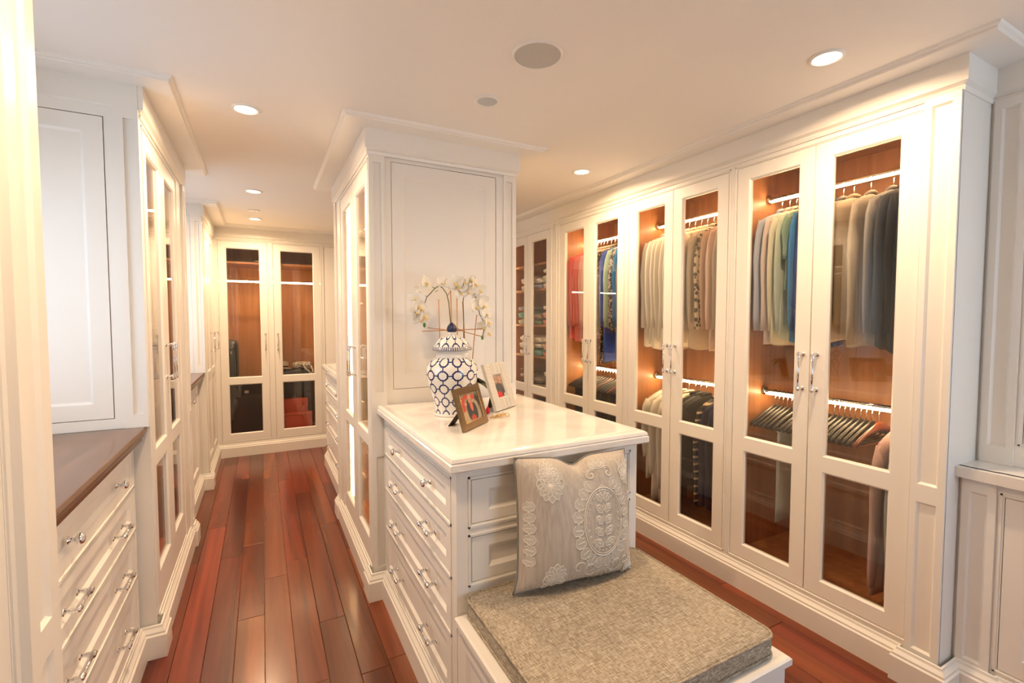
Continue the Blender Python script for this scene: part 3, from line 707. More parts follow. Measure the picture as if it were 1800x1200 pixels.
def top(kind, x, y, z, mat, Ln, label, group=None, sleeve=0.58, w=0.19, hx=0.0142, seed=None, rz=None, hang='wood', collar=True, H=0.020, hlabel=None, hgroup='wooden hangers carrying clothes'):
    rng = random.Random(seed if seed is not None else int(abs(y)*1000)+int(z*10))
    rz = -PI/2 + rng.uniform(-0.004, 0.004) if rz is None else rz
    t = thing(kind, label, 'clothes' if kind not in ('shirt', 'sweater', 'coat') else kind, (x, y, z), rz, group)
    rip = 0.14*H; hx = (H-1.4*rip)/1.22
    lv = [(-0.060, 0.040, 0.7*H), (-0.068, 0.060, 0.86*H), (-0.086, 0.115, 0.96*H), (-0.108, w*0.88, 0.96*H), (-0.130, w, 0.9*H), (-0.19, w*0.985, hx)]
    k = 7
    for i in range(1, k+1):
        q = i/k; lv.append((-0.19-(Ln-0.19)*q, w*(0.965+0.07*q), hx*(1+0.22*q)))
    DZ = -0.022; lv = [(a_+DZ, b_, c_) for a_, b_, c_ in lv]
    link('body', body_mesh(lv, rng, rip, mat=C[mat]), t)
    if collar:
        ring = [((H-0.0085)*math.sin(2*PI*j/16), 0.046*math.cos(2*PI*j/16), -0.058+DZ+0.012*math.sin(2*PI*j/16)) for j in range(17)]
        MB().tube(ring, 0.008, 6).build('collar', C[mat], t, True)
    if sleeve:
        for s in (-1, 1):
            j1 = rng.uniform(-0.14, 0.14)*H; wr = rng.uniform(0, 6)
            P = []; R = []
            for i in range(9):
                q = i/8; P.append((j1*q+0.14*H*math.sin(5*q+wr), s*(w-0.022+0.032*min(1, q*3)-0.012*q+0.006*math.sin(4*q+wr)), -0.118+DZ-sleeve*q)); R.append((0.046-0.014*q)*(1+0.06*math.sin(11*q+wr)))
            R[0] = 0.030; R[-1] *= 0.92
            MB().tube(P, R, 10, flat=(1.0, 0.68*H/0.049)).build('sleeve', C[mat], t, True)
    h = hanger(x, y, z, hang, hlabel or 'wooden hanger carrying the ' + label, hgroup if hlabel else None, rz)
    return t
def trousers(x, y, z, mat, Ln, label, group=None, w=0.115, folded=True, rz=None, hang='black', hlabel=None, hgroup=None, name='trousers', shift=0.0):
    rng = random.Random(int(abs(y)*3000)); rz = -PI/2+rng.uniform(-0.012, 0.012) if rz is None else rz
    t = thing(name, label, 'trousers', (x, y, z), rz, group)
    lv = [(-0.159, w, 0.008), (-0.17, w*1.01, 0.012)] + [(-0.17-(Ln-0.14)*i/6, w*(1.0+0.05*math.sin(i)), 0.012) for i in range(1, 7)]
    for s in ((-1, 1) if not folded else (0,)):
        o = link('leg' if s else 'folded_legs', body_mesh([(a_, b_*(0.55 if s else 1), c_) for a_, b_, c_ in lv], rng, 0.003, 20, 'leg' if s else 'folded_legs', C[mat]), t)
        o.location.y = s*0.065+shift
    MB().box(-0.011, 0.011, shift-w, shift+w, -0.181, -0.159).build('crease', C[mat], t)
    hanger(x, y, z, hang, hlabel or 'hanger carrying the ' + label, hgroup, rz, True)
    return t
RX = XR+RD
def row(z, items, **kw):
    ys = [i[0] for i in items]
    for n_, it in enumerate(items):
        gap = min([abs(ys[n_]-q) for k, q in enumerate(ys) if k != n_])
        y, kind, mat, Ln, label = it[:5]; k2 = dict(kw); k2.update(it[5] if len(it) > 5 else {})
        k2.pop('hx', None); k2['H'] = min(0.0235, 0.485*gap)
        short = label.split(' hanging')[0].split(' on the ')[0].split(' with ')[0].split(' at the ')[0]
        top(kind, RX, y, z, mat, Ln, label, hlabel=('wooden hanger carrying the %s' if z > 1.5 else 'dark hanger on the lower rail carrying the %s') % short, hgroup=('hangers under the ' + k2['group']) if k2.get('group') else None, **k2)
# blue and grey wardrobe, upper rail
row(RT-0.0048, [
 (1.628, 'shirt', 'paleblue', 0.70, 'pale blue long-sleeved shirt hanging nearest the wood side panel'),
 (1.585, 'cardigan', 'blush', 0.76, 'pinkish white cardigan hanging beside the pale blue shirt'),
 (1.548, 'cardigan', 'paleyellow', 0.77, 'cream yellow cardigan hanging between pinkish white and pale green knits'),
 (1.512, 'sweater', 'palegreen', 0.74, 'pale green sweater hanging beside the cream yellow cardigan'),
 (1.476, 'sweater', 'sage', 0.50, 'short sage green top hanging between pale green and blue sweaters', dict(sleeve=0.22)),
 (1.440, 'sweater', 'blue', 0.75, 'bright blue sweater hanging beside the sage green top'),
 (1.404, 'sweater', 'royal', 0.78, 'royal blue sweater hanging behind the door handles'),
 (1.360, 'sweater', 'navy', 0.74, 'navy sweater hanging beside the royal blue sweater'),
 (1.318, 'sweater', 'grey', 0.72, 'mid grey sweater hanging beside the navy sweater'),
 (1.272, 'sweater', 'beige', 0.74, 'pale beige sweater hanging beside the taupe one'),
 (1.200, 'sweater', 'taupe', 0.76, 'taupe round-neck sweater with its front turned to the aisle', dict(rz=-PI/2+0.13, sleeve=0.62)),
 (1.110, 'jacket', 'grey', 0.74, 'dark grey jacket hanging beside the taupe sweater'),
 (1.070, 'jacket', 'charcoal', 0.76, 'charcoal jacket hanging between the dark grey and black jackets'),
 (1.031, 'jacket', 'black', 0.78, 'black jacket hanging in the row of dark jackets', dict(group='black jackets on the upper rail')),
 (0.992, 'jacket', 'black', 0.78, 'black jacket hanging in the row of dark jackets', dict(group='black jackets on the upper rail')),
 (0.953, 'jacket', 'navy', 0.80, 'dark navy jacket at the end of the row of dark jackets'),
])
# white and leopard wardrobe, upper rail
W_S = 'white button shirt hanging in the group of white shirts'
row(RT-0.0048, [
 (2.470, 'shirt', 'white', 0.82, W_S, dict(group='white shirts')), (2.425, 'shirt', 'white', 0.80, W_S, dict(group='white shirts')), (2.385, 'shirt', 'white', 0.84, W_S, dict(group='white shirts')),
 (2.345, 'shirt', 'ivory', 0.78, 'ivory shirt hanging after the white shirts'), (2.305, 'shirt', 'white', 0.82, W_S, dict(group='white shirts')), (2.265, 'shirt', 'ivory', 0.78, 'ivory blouse hanging behind the door handles of the white shirt wardrobe'),
 (2.215, 'sweater', 'knit', 0.80, 'yellowish cream knit sweater hanging behind the door stile'), (2.165, 'sweater', 'knit', 0.82, 'creamy cable sweater hanging beside the white shirts'), (2.118, 'sweater', 'cream', 0.78, 'smooth cream sweater hanging beside the open-knit beige one'),
 (2.070, 'sweater', 'net', 0.82, 'open-knit beige sweater hanging beside the leopard top', dict(hx=0.022)), (2.018, 'blouse', 'leopard', 0.68, 'leopard print blouse hanging between beige knits'),
 (1.975, 'cardigan', 'tan', 0.70, 'light tan cardigan hanging beside the leopard top'), (1.932, 'cardigan', 'peach', 0.82, 'long rosy beige cardigan hanging near the wardrobe end'), (1.885, 'cardigan', 'beige', 0.80, 'beige cardigan hanging beside the rosy one'), (1.838, 'sweater', 'ivory', 0.76, 'ivory sweater hanging last on its rail'),
])
# pink and mint wardrobe, upper rail
row(RT-0.0048, [
 (3.360, 'blouse', 'coral', 0.80, 'coral red blouse hanging against the wood side panel', dict(group=None)), (3.320, 'blouse', 'coral', 0.72, 'coral red top hanging second from the wood side panel'), (3.280, 'blouse', 'rose', 0.82, 'rose pink blouse hanging beside the coral tops'),
 (3.238, 'blouse', 'rose', 0.70, 'rose pink top hanging beside the soft pink shirt'), (3.196, 'shirt', 'pink', 0.80, 'soft pink shirt hanging after the rose tops'), (3.155, 'shirt', 'peach', 0.74, 'peach shirt hanging beside the soft pink shirt'), (3.112, 'sweater', 'lightpink', 0.76, 'pale pink sweater hanging behind the door stiles'),
 (3.062, 'sweater', 'beige', 0.74, 'beige sweater hanging beside the pale pink sweater'), (3.015, 'sweater', 'taupe', 0.62, 'taupe sweater hanging before the polka-dot dress'), (2.965, 'dress', 'polka', 0.98, 'dark polka-dot dress hanging beside the mint coat', dict(sleeve=0.4)),
 (2.918, 'blouse', 'royal', 0.96, 'bright blue dress top hanging behind the mint coat'), (2.868, 'coat', 'mint', 0.70, 'mint green coat with its sleeve to the glass', dict(hx=0.023)), (2.815, 'blouse', 'floral', 0.74, 'grey patterned blouse hanging beside the mint coat'),
 (2.768, 'blouse', 'blue', 0.92, 'teal blue dress hanging beside the grey patterned blouse'), (2.722, 'shirt', 'grey', 0.98, 'grey shirt dress hanging near the wardrobe end'), (2.676, 'blouse', 'ivory', 0.70, 'ivory tunic hanging last in the pink wardrobe'),
])
# lower rails -----------------------------------------------------------
E_L = 'empty dark hanger on the lower rail of the blue tops wardrobe'
for yy in [1.640-0.0235*k for k in range(5)]+[1.478-0.0235*k for k in range(6)]+[1.328-0.0235*k for k in range(8)]:
    hanger(RX, yy, RZ-0.0048, 'black', E_L, 'empty hangers on the lower rail', -PI/2+random.uniform(-0.012, 0.012), True)
hanger(RX, 1.135, RZ-0.0048, 'wood', 'empty reddish hanger at the end of the row of dark hangers', None, -PI/2, True)
trousers(RX, 1.512, RZ-0.0048, 'denim', 0.62, 'pale faded jeans hanging among the empty dark hangers', w=0.06, shift=-0.10)
row(RZ-0.0048, [(1.050, 'shirt', 'lightpink', 0.77, 'long pale pink shirt hanging by the wardrobe end', dict(sleeve=0.62, hang='black')), (0.992, 'jacket', 'denim', 0.78, 'grey green jacket hanging beside the pale pink shirt', dict(sleeve=0.64, hang='black'))])
row(RZ-0.0048, [(2.440, 'shirt', 'ivory', 0.66, 'ivory shirt on the lower rail, hung nearest the wood side panel', dict(sleeve=0.4)), (2.370, 'shirt', 'white', 0.80, 'long white shirt hanging on the lower rail', dict(sleeve=0.5)), (2.305, 'blouse', 'white', 0.78, 'long white blouse hanging on the lower rail beside the white shirt'),
         (2.245, 'blouse', 'cream', 0.60, 'cream blouse on the lower rail before the black tops'), (2.190, 'jacket', 'black', 0.62, 'black jacket on the lower rail beside the striped top', dict(hang='black')), (2.148, 'jacket', 'charcoal', 0.62, 'charcoal jacket on the lower rail between black tops', dict(hang='black')),
         (2.105, 'jacket', 'black', 0.62, 'black cardigan on the lower rail before the striped top', dict(hang='black')), (2.020, 'sweater', 'striped', 0.62, 'black top with cream wavy stripes on the lower rail', dict(hang='black', rz=-PI/2+0.10)), (1.960, 'jacket', 'navy', 0.70, 'navy jacket on the lower rail beside the striped top', dict(hang='black')), (1.910, 'jacket', 'navy', 0.72, 'navy coat at the end of the lower rail', dict(hang='black')), (1.86, 'jacket', 'black', 0.66, 'black coat at the end of the lower rail', dict(hang='black'))])
for k in range(20):
    trousers(RX, 3.350-0.036*k, RZ-0.0048, 'black' if k % 3 else 'charcoal', 0.52, 'folded %s trousers on the lower rail of the pink wardrobe' % ('black' if k % 3 else 'charcoal'), 'folded trousers in the pink wardrobe', hlabel='hanger holding folded dark trousers in the pink wardrobe', hgroup='hangers holding folded trousers', hang='wood' if k in (9, 14) else 'black', w=0.14)
# folded clothes on the shelves -----------------------------------------
def folded(x, y, z, mat, label, w=0.24, d=0.30, h=0.055, rz=-PI/2, group=None, seed=0):
    rng = random.Random(seed); t = thing('folded_garment', label, 'folded clothes', (x, y, z), rz+rng.uniform(-0.04, 0.04), group)
    mb = MB(); rings = []; n = 20
    for i in range(13):
        u = i/12; yy = -d/2+d*u; e = (1-abs(2*u-1)**4)**0.5 if 0 < u < 1 else 0.12
        hh = h*(0.35+0.65*e); ww = w/2*(0.9+0.1*e); ring = []
        for j in range(n):
            a = 2*PI*j/n; c, s = math.cos(a), math.sin(a)
            ring.append((ww*math.copysign(abs(c)**0.5, c), yy, hh/2+hh/2*math.copysign(abs(s)**0.7, s)*(1+0.10*math.sin(7*u+3*c+seed)) if s > 0 else hh/2+hh/2*math.copysign(abs(s)**0.4, s)))
        rings.append(ring)
    link('folded_body', mb.rings(rings).mesh('folded_body', C[mat], True), t)
    MB().tube([(-w*0.44, -d/2+0.006, h*0.45), (0, -d/2-0.004, h*0.52), (w*0.44, -d/2+0.006, h*0.45)], h*0.22, 8).build('fold', C[mat], t, True)
    return t
sh = {1.98: [], 1.74: [(4.12, ['white', 'ivory']), (3.90, ['lavender', 'white']), (3.70, ['white', 'ivory', 'white'])], 1.40: [(4.18, ['palegreen', 'teal', 'lavender']), (3.93, ['sage', 'taupe']), (3.70, ['rose', 'pink', 'ivory'])],
      1.10: [(4.15, ['white', 'ivory', 'white']), (3.92, ['teal', 'white', 'ivory']), (3.70, ['rose', 'pink', 'ivory'])], 0.79: [(4.14, ['navy', 'taupe', 'brown']), (3.90, ['taupe', 'grey']), (3.68, ['grey', 'brown', 'white'])], 0.50: [(4.12, ['grey', 'navy']), (3.75, ['brown', 'taupe'])]}
nm = {'white': 'white', 'ivory': 'ivory', 'lavender': 'lavender blue', 'palegreen': 'pale green', 'teal': 'teal', 'sage': 'sage green', 'taupe': 'taupe', 'rose': 'rose pink', 'pink': 'soft pink', 'navy': 'navy', 'brown': 'dark brown', 'grey': 'dark grey'}
sn = {1.74: 'shelf second from the top', 1.40: 'shelf level with the door handles', 1.10: 'shelf just below the handles', 0.79: 'shelf above the door mid rail', 0.50: 'lowest shelf'}
seen = {}
for zs, stacks in sh.items():
    for yy, cols in stacks:
        z = zs+0.0005
        for k, c in enumerate(cols):
            lab = '%s folded garment on the %s, %s of its pile' % (nm[c], sn[zs], 'bottom' if k == 0 else ('top' if k == len(cols)-1 else 'middle'))
            hgt = 0.05+0.012*((k*7+int(yy*100)) % 3)
            folded(XR+0.22, yy, z, c, lab, h=hgt, w=0.18, seed=int(yy*100)+k, group=lab); z += hgt*1.03
# ------------------------------------------------------------------ small node helper for drawn patterns
class NM:
    def __init__(s, nt): s.nt = nt
    def m(s, op, a, b=None, c=None):
        n = s.nt.nodes.new('ShaderNodeMath'); n.operation = op
        for i, v in enumerate((a, b, c)):
            if v is None: continue
            if isinstance(v, (int, float)): n.inputs[i].default_value = v
            else: s.nt.links.new(v, n.inputs[i])
        return n.outputs[0]
m, nt, b = newmat('jar_glaze'); q = NM(nt)
tc = N(nt, 'ShaderNodeTexCoord'); sp = N(nt, 'ShaderNodeSeparateXYZ'); L(nt, tc.outputs['Object'], sp.inputs[0])
ang = q.m('ARCTAN2', sp.outputs[1], sp.outputs[0]); uu = q.m('MULTIPLY', ang, 11/(2*PI)); vv = q.m('MULTIPLY', sp.outputs[2], 16.6)
px = q.m('ABSOLUTE', q.m('SUBTRACT', q.m('FRACT', q.m('ADD', uu, 20.5)), 0.5)); py = q.m('ABSOLUTE', q.m('SUBTRACT', q.m('FRACT', q.m('ADD', vv, 0.35)), 0.5))
mxx = q.m('MAXIMUM', px, py); mn = q.m('MINIMUM', px, py)
dd = q.m('MAXIMUM', mxx, q.m('MULTIPLY', q.m('ADD', px, py), 0.7071))
ring = q.m('LESS_THAN', q.m('ABSOLUTE', q.m('SUBTRACT', dd, 0.325)), 0.055)
lk = q.m('MULTIPLY', q.m('LESS_THAN', mn, 0.045), q.m('GREATER_THAN', mxx, 0.325))
pat = q.m('MAXIMUM', ring, lk)
mx = N(nt, 'ShaderNodeMix', data_type='RGBA'); mx.inputs[6].default_value = (0.80, 0.78, 0.72, 1); mx.inputs[7].default_value = (0.012, 0.022, 0.12, 1); L(nt, pat, mx.inputs[0]); L(nt, mx.outputs[2], b.inputs['Base Color'])
b.inputs['Roughness'].default_value = 0.07; b.inputs['Coat Weight'].default_value = 0.5
m, nt, b = newmat('jar_band'); q = NM(nt)
tc = N(nt, 'ShaderNodeTexCoord'); sp = N(nt, 'ShaderNodeSeparateXYZ'); L(nt, tc.outputs['Object'], sp.inputs[0])
u1 = q.m('FRACT', q.m('MULTIPLY', q.m('ARCTAN2', sp.outputs[1], sp.outputs[0]), 9.0)); v1 = q.m('FRACT', q.m('MULTIPLY', sp.outputs[2], 260.0))
pat = q.m('MAXIMUM', q.m('LESS_THAN', u1, 0.32), q.m('LESS_THAN', v1, 0.4))
mx = N(nt, 'ShaderNodeMix', data_type='RGBA'); mx.inputs[6].default_value = (0.75, 0.73, 0.68, 1); mx.inputs[7].default_value = (0.03, 0.04, 0.12, 1); L(nt, pat, mx.inputs[0]); L(nt, mx.outputs[2], b.inputs['Base Color']); b.inputs['Roughness'].default_value = 0.1
plain('porcelain', (0.80, 0.78, 0.72), 0.08); plain('cobalt', (0.008, 0.012, 0.06), 0.06)
plain('bronze', (0.30, 0.20, 0.11), 0.32, 0.9, 0.4, 60); plain('gold', (0.75, 0.52, 0.18), 0.22, 1.0); plain('red_glass', (0.55, 0.01, 0.02), 0.1)
plain('bamboo', (0.55, 0.25, 0.09), 0.5, 0, 0.35, 40); plain('stem_green', (0.055, 0.085, 0.03), 0.45); plain('leaf_green', (0.045, 0.075, 0.02), 0.35, 0, 0.3, 20); plain('bud_green', (0.05, 0.22, 0.04), 0.4)
plain('orchid_white', (0.86, 0.84, 0.77), 0.55, 0, 0.04, 60); plain('orchid_lip', (0.80, 0.58, 0.16), 0.5)
# ------------------------------------------------------------------ ginger jar
ZT = 1.0102
jar = thing('ginger_jar', 'blue and white lidded ginger jar with octagon lattice on the marble island', 'jar', (0.774, 2.062, ZT))
body = [(0.078, 0.0), (0.083, 0.003), (0.083, 0.010), (0.080, 0.016), (0.080, 0.030), (0.084, 0.055), (0.092, 0.085), (0.103, 0.120), (0.114, 0.155), (0.1195, 0.185), (0.1195, 0.205), (0.115, 0.228), (0.104, 0.247), (0.088, 0.260), (0.076, 0.266)]
MB().lathe(body, 48).build('body', 'jar_glaze', jar, True)
MB().lathe([(0.0845, 0.0), (0.0865, 0.003), (0.0865, 0.008), (0.0835, 0.012)], 48).build('foot_ring', 'porcelain', jar, True)
MB().lathe([(0.076, 0.264), (0.074, 0.270), (0.074, 0.292), (0.078, 0.298)], 48).build('neck', 'porcelain', jar, True)
lid = MB().lathe([(0.086, 0.3145), (0.083, 0.318), (0.074, 0.331), (0.062, 0.348), (0.047, 0.360), (0.030, 0.367), (0.018, 0.370)], 48).build('lid', 'jar_glaze', jar, True)
MB().lathe([(0.076, 0.297), (0.092, 0.298), (0.0945, 0.302), (0.092, 0.308), (0.086, 0.3155)], 48).build('lid_band', 'jar_band', lid, True)
MB().lathe([(0.020, 0.367), (0.021, 0.372), (0.019, 0.380), (0.0205, 0.382)], 32).build('knob_collar', 'porcelain', lid, True)
MB().lathe([(0.020, 0.381), (0.0235, 0.388), (0.0235, 0.398), (0.019, 0.410), (0.011, 0.420), (0.003, 0.426)], 32).build('knob', 'cobalt', lid, True)
# ------------------------------------------------------------------ orchid behind the jar
def P2(px_, py_, Y):      # photo pixel to the vertical plane y=Y
    F = Vector((math.sin(YAW)*math.cos(PITCH), math.cos(YAW)*math.cos(PITCH), -math.sin(PITCH))); R_ = Vector((math.cos(YAW), -math.sin(YAW), 0)); U = R_.cross(F)
    d = R_*((px_-900)/832)+U*((600-py_)/832)+F; k = Y/d.y
    return Vector((0, 0, 1.45))+d*k
oc = Vector((0.885, 2.262, ZT))
orch = thing('potted_orchid', 'white orchid with two arching sprays tied to bamboo stakes behind the jar', 'orchid', oc)
def O(v): return tuple(Vector(v)-oc)
MB().lathe([(0.045, 0.0), (0.050, 0.004), (0.060, 0.06), (0.066, 0.115), (0.069, 0.120), (0.069, 0.127), (0.063, 0.127), (0.058, 0.110)], 32).build('pot', 'bronze', orch, True).scale = (1.62, 0.80, 1)
MB().lathe([(0.060, 0.108), (0.03, 0.116), (0.005, 0.118)], 20).build('moss', 'leaf_green', orch, True).scale = (1.62, 0.80, 1)
for k, (a_, ln, tilt) in enumerate([(-0.75, 0.13, 0.3), (0.15, 0.12, 0.5), (1.6, 0.12, 0.6), (3.0, 0.13, 0.5), (4.2, 0.11, 0.4), (-0.3, 0.09, 0.9)]):
    mb = MB(); dr = Vector((math.cos(a_), math.sin(a_), 0)); sd = Vector((-dr.y, dr.x, 0)); rows_ = []
    for i in range(7):
        u = i/6; c_ = dr*(ln*u)+Vector((0.055, 0, 0.115+ln*tilt*u-0.10*u*u)); wd = 0.024*math.sin(PI*min(1, 0.12+u*0.88))**0.7
        rows_.append([tuple(c_-sd*wd+Vector((0, 0, 0.006))), tuple(c_), tuple(c_+sd*wd+Vector((0, 0, 0.006)))])
    mb.rings(rows_, False, False, closed=False); o = mb.build('leaf', 'leaf_green', orch, True)
    so = o.modifiers.new('thick', 'SOLIDIFY'); so.thickness = 0.0015
YO = 2.245
def pts(lst, Y=YO): return [O(P2(x_, y_, Y)) for x_, y_ in lst]
st1 = pts([(800, 690), (796, 620), (792, 568), (789, 532), (785, 516), (778, 506), (772, 502), (764, 507), (756, 516), (750, 522), (747, 532), (746, 548), (747, 558), (746, 570)])
st2 = pts([(832, 690), (822, 640), (815, 600), (815, 560), (814, 530), (816, 508), (822, 502), (829, 506), (834, 516), (838, 526), (841, 540), (843, 552), (849, 563), (851, 578), (848, 592)])
for s in (st1, st2): MB().tube(s, 0.0022, 7).build('stem', 'stem_green', orch, True)
for a_, c_ in (((787, 519), (792, 512)), ((750, 521), (744, 517)), ((777, 505), (773, 496)), ((765, 507), (760, 504)), ((770, 510), (765, 513))):
    MB().tube(pts([a_, c_]), 0.0013, 6).build('twig', 'stem_green', orch, True)
for l_ in ([(775, 690), (773, 590), (771, 526)], [(796, 690), (794, 580), (792, 510)], [(806, 690), (804, 600), (803, 523)], [(819, 690), (817, 600), (813, 530)], [(826, 690), (833, 600), (838, 553)]):
    MB().tube(pts(l_, YO+0.008), 0.0025, 7).build('stake', 'bamboo', orch, True)
for l_, dY in (([(742, 582), (795, 580), (849, 578)], -0.012), ([(752, 576), (795, 581), (815, 581)], -0.006), ([(796, 574), (820, 584), (850, 592)], -0.014)):
    MB().tube(pts(l_, YO+dY), 0.0023, 7).build('cross_stake', 'bamboo', orch, True)
def petal_mesh(ln, wd, cup):
    mb = MB(); rows_ = []
    for i in range(7):
        u = i/6; w = wd*math.sin(PI*(0.06+0.94*u)**0.8)**0.75 if u < 1 else 0.0008
        rows_.append([(w*t_, -cup*(u*u)-0.25*cup*abs(t_), ln*u) for t_ in (-1, -0.5, 0, 0.5, 1)])
    mb.rings(rows_, False, False, closed=False)
    me = mb.mesh('petal', 'orchid_white', True); return me
PB = petal_mesh(0.036, 0.021, 0.007); PS = petal_mesh(0.034, 0.0125, -0.004)
LIP = MB().tube([(0, 0, 0), (0, -0.008, -0.002), (0, -0.013, -0.008), (0, -0.012, -0.013)], [0.002, 0.004, 0.0042, 0.0015], 8).mesh('lip', 'orchid_lip', True)
def flower(px_, py_, Y, sc=1.0, yaw=0.3, pitch=0.0, roll=0.0):
    f_ = bpy.data.objects.new('flower', LIP); COL.objects.link(f_); f_.parent = orch
    f_.location = O(P2(px_, py_, Y)); f_.rotation_euler = (pitch, roll, yaw); f_.scale = (sc, sc, sc)
    for me, a_ in ((PS, 0), (PS, 2.15), (PS, -2.15), (PB, 1.25), (PB, -1.25)):
        p_ = link('petal', me, f_); p_.rotation_euler = (0, a_, 0); p_.location = (0, 0.002 if me is PS else 0, 0)
fr_ = random.Random(11)
for (x_, y_) in [(748, 497), (738, 513), (731, 522), (735, 538), (741, 545), (731, 549), (738, 560), (745, 556), (779, 497), (806, 503), (815, 496), (826, 492), (834, 499), (844, 510), (822, 512), (810, 515), (846, 530), (850, 538), (836, 540), (855, 552), (857, 566), (850, 574), (858, 585), (838, 512), (800, 497)]:
    flower(x_, y_, YO-0.02+fr_.uniform(-0.02, 0.02), fr_.uniform(1.0, 1.35), fr_.uniform(-0.5, 0.7), fr_.uniform(-0.35, 0.3), fr_.uniform(-0.5, 0.5))
for (x_, y_) in [(746, 571), (848, 593)]:
    c_ = Vector(O(P2(x_, y_, YO-0.01)))
    MB().lathe([(0.001, -0.013), (0.006, -0.007), (0.0075, 0.0), (0.005, 0.007), (0.0015, 0.011)], 12).build('bud', 'bud_green', orch, True).location = c_
# ------------------------------------------------------------------ picture frames
def print_mesh(w, h, painter, nx=30, ny=36, mat=None):
    me = bpy.data.meshes.new('photo_print'); v = []; f = []
    for j in range(ny+1):
        for i in range(nx+1): v.append((-w/2+w*i/nx, 0, h*j/ny))
    for j in range(ny):
        for i in range(nx): a_ = j*(nx+1)+i; f.append((a_, a_+1, a_+nx+2, a_+nx+1))
    me.from_pydata(v, [], f); ca = me.color_attributes.new('print', 'FLOAT_COLOR', 'POINT')
    for k in range(len(v)):
        i, j = k % (nx+1), k//(nx+1); ca.data[k].color = (*painter(i/nx, j/ny), 1)
    me.materials.append(MATS['photo_print']); return me
m, nt, b = newmat('photo_print'); at_ = N(nt, 'ShaderNodeAttribute'); at_.attribute_name = 'print'; L(nt, at_.outputs['Color'], b.inputs['Base Color']); b.inputs['Roughness'].default_value = 0.25
def blobs(base, lst):
    def fn(u, v):
        c = list(base(u, v))
        for (cx, cy, rx, ry, col) in lst:
            d = ((u-cx)/rx)**2+((v-cy)/ry)**2
            k = max(0.0, min(1.0, (1.25-d)/0.5))
            c = [c[i]*(1-k)+col[i]*k for i in range(3)]
        return c
    return fn
SK = (0.55, 0.28, 0.18); RD_ = (0.50, 0.06, 0.04); DK = (0.03, 0.035, 0.035)
photo1 = blobs(lambda u, v: (0.42-0.15*v, 0.34-0.12*v, 0.22-0.10*v), [(0.2, 0.75, 0.10, 0.09, RD_), (0.36, 0.85, 0.12, 0.08, RD_), (0.55, 0.82, 0.10, 0.08, SK), (0.70, 0.80, 0.10, 0.09, RD_), (0.16, 0.52, 0.10, 0.16, RD_), (0.86, 0.60, 0.08, 0.30, DK), (0.80, 0.35, 0.10, 0.30, (0.4, 0.33, 0.22)),
    (0.42, 0.40, 0.12, 0.34, DK), (0.66, 0.32, 0.14, 0.30, DK), (0.56, 0.52, 0.07, 0.18, (0.62, 0.16, 0.11)), (0.30, 0.62, 0.06, 0.06, SK), (0.5, 0.68, 0.05, 0.05, SK), (0.68, 0.66, 0.05, 0.05, SK), (0.54, 0.12, 0.12, 0.10, RD_), (0.2, 0.2, 0.12, 0.2, (0.45, 0.34, 0.2))])
photo2 = blobs(lambda u, v: (0.30, 0.22, 0.17), [(0.3, 0.88, 0.25, 0.08, (0.42, 0.30, 0.22)), (0.72, 0.80, 0.2, 0.10, SK), (0.3, 0.70, 0.14, 0.06, SK), (0.68, 0.63, 0.14, 0.05, SK), (0.45, 0.42, 0.42, 0.20, (0.08, 0.085, 0.08)), (0.35, 0.14, 0.28, 0.15, (0.60, 0.03, 0.03)), (0.80, 0.22, 0.2, 0.2, (0.07, 0.07, 0.07)), (0.86, 0.10, 0.10, 0.10, (0.6, 0.58, 0.5))])
def picture(name, label, base, rz, lean, w, h, border, th, mat, painter, bead=None, seg=None, foot=0.075):
    t = thing(name, label, 'picture frame', base, math.radians(rz))
    piv = bpy.data.objects.new('frame', MB().frame(-w/2, w/2, 0, h, [(-w/2+border, w/2-border, border, h-border)], 0.0, th, 0.004, 0.004).mesh('frame', mat)); COL.objects.link(piv); piv.parent = t
    piv.rotation_euler = (-math.radians(lean), 0, 0); piv.location.z = th*math.sin(math.radians(lean))
    pr = link('photo_print', print_mesh(w-2*border+0.006, h-2*border+0.006, painter), piv); pr.location = (0, 0.006, border-0.003)
    MB().box(-w/2+0.004, w/2-0.004, th*0.7, th+0.002, 0.004, h-0.004).build('backing', 'dark_velvet', piv)
    if bead:
        for s in (-1, 1):
            mbd = MB()
            for k in range(int((h-2*border)/0.006)):
                z = border+0.003+k*0.006; mbd.lathe([(0.0004, z-0.0024), (0.002, z-0.0014), (0.0024, z), (0.002, z+0.0014), (0.0004, z+0.0024)], 6, s*(w/2-border+0.001-0.004), -0.0005)
            mbd.build('beading', bead, piv, True, kind='stuff')
    if seg:
        for k in range(14):
            z0 = h*k/14
            for s in (-1, 1):
                a0_, a1_ = (s*w/2, s*(w/2-border+0.002)); MB().box(min(a0_, a1_), max(a0_, a1_), -0.0014-0.0006*(k % 3), 0.001, z0+0.0006, z0+h/14-0.0006).build('shell_strip', seg, piv)
        for k in range(7):
            x0_ = -w/2+border+(w-2*border)*k/7
            for z0, z1 in ((0.0005, border-0.002), (h-border+0.002, h-0.0005)): MB().box(x0_+0.0006, x0_+(w-2*border)/7-0.0006, -0.0014-0.0006*(k % 3), 0.001, z0, z1).build('shell_strip', seg, piv)
    mbs = MB(); y1 = math.sin(math.radians(lean))*h*0.62
    mbs.rings([[(-0.022, y1+th, h*0.60), (0.022, y1+th, h*0.60), (0.022, y1+th+0.003, h*0.60), (-0.022, y1+th+0.003, h*0.60)], [(-0.03, y1+th+foot, 0.0), (0.03, y1+th+foot, 0.0), (0.03, y1+th+foot+0.003, 0.0), (-0.03, y1+th+foot+0.003, 0.0)]])
    mbs.build('easel_back', 'dark_velvet', t)
    return t
plain('shell', (0.74, 0.70, 0.62), 0.18, 0, 0.22, 90)
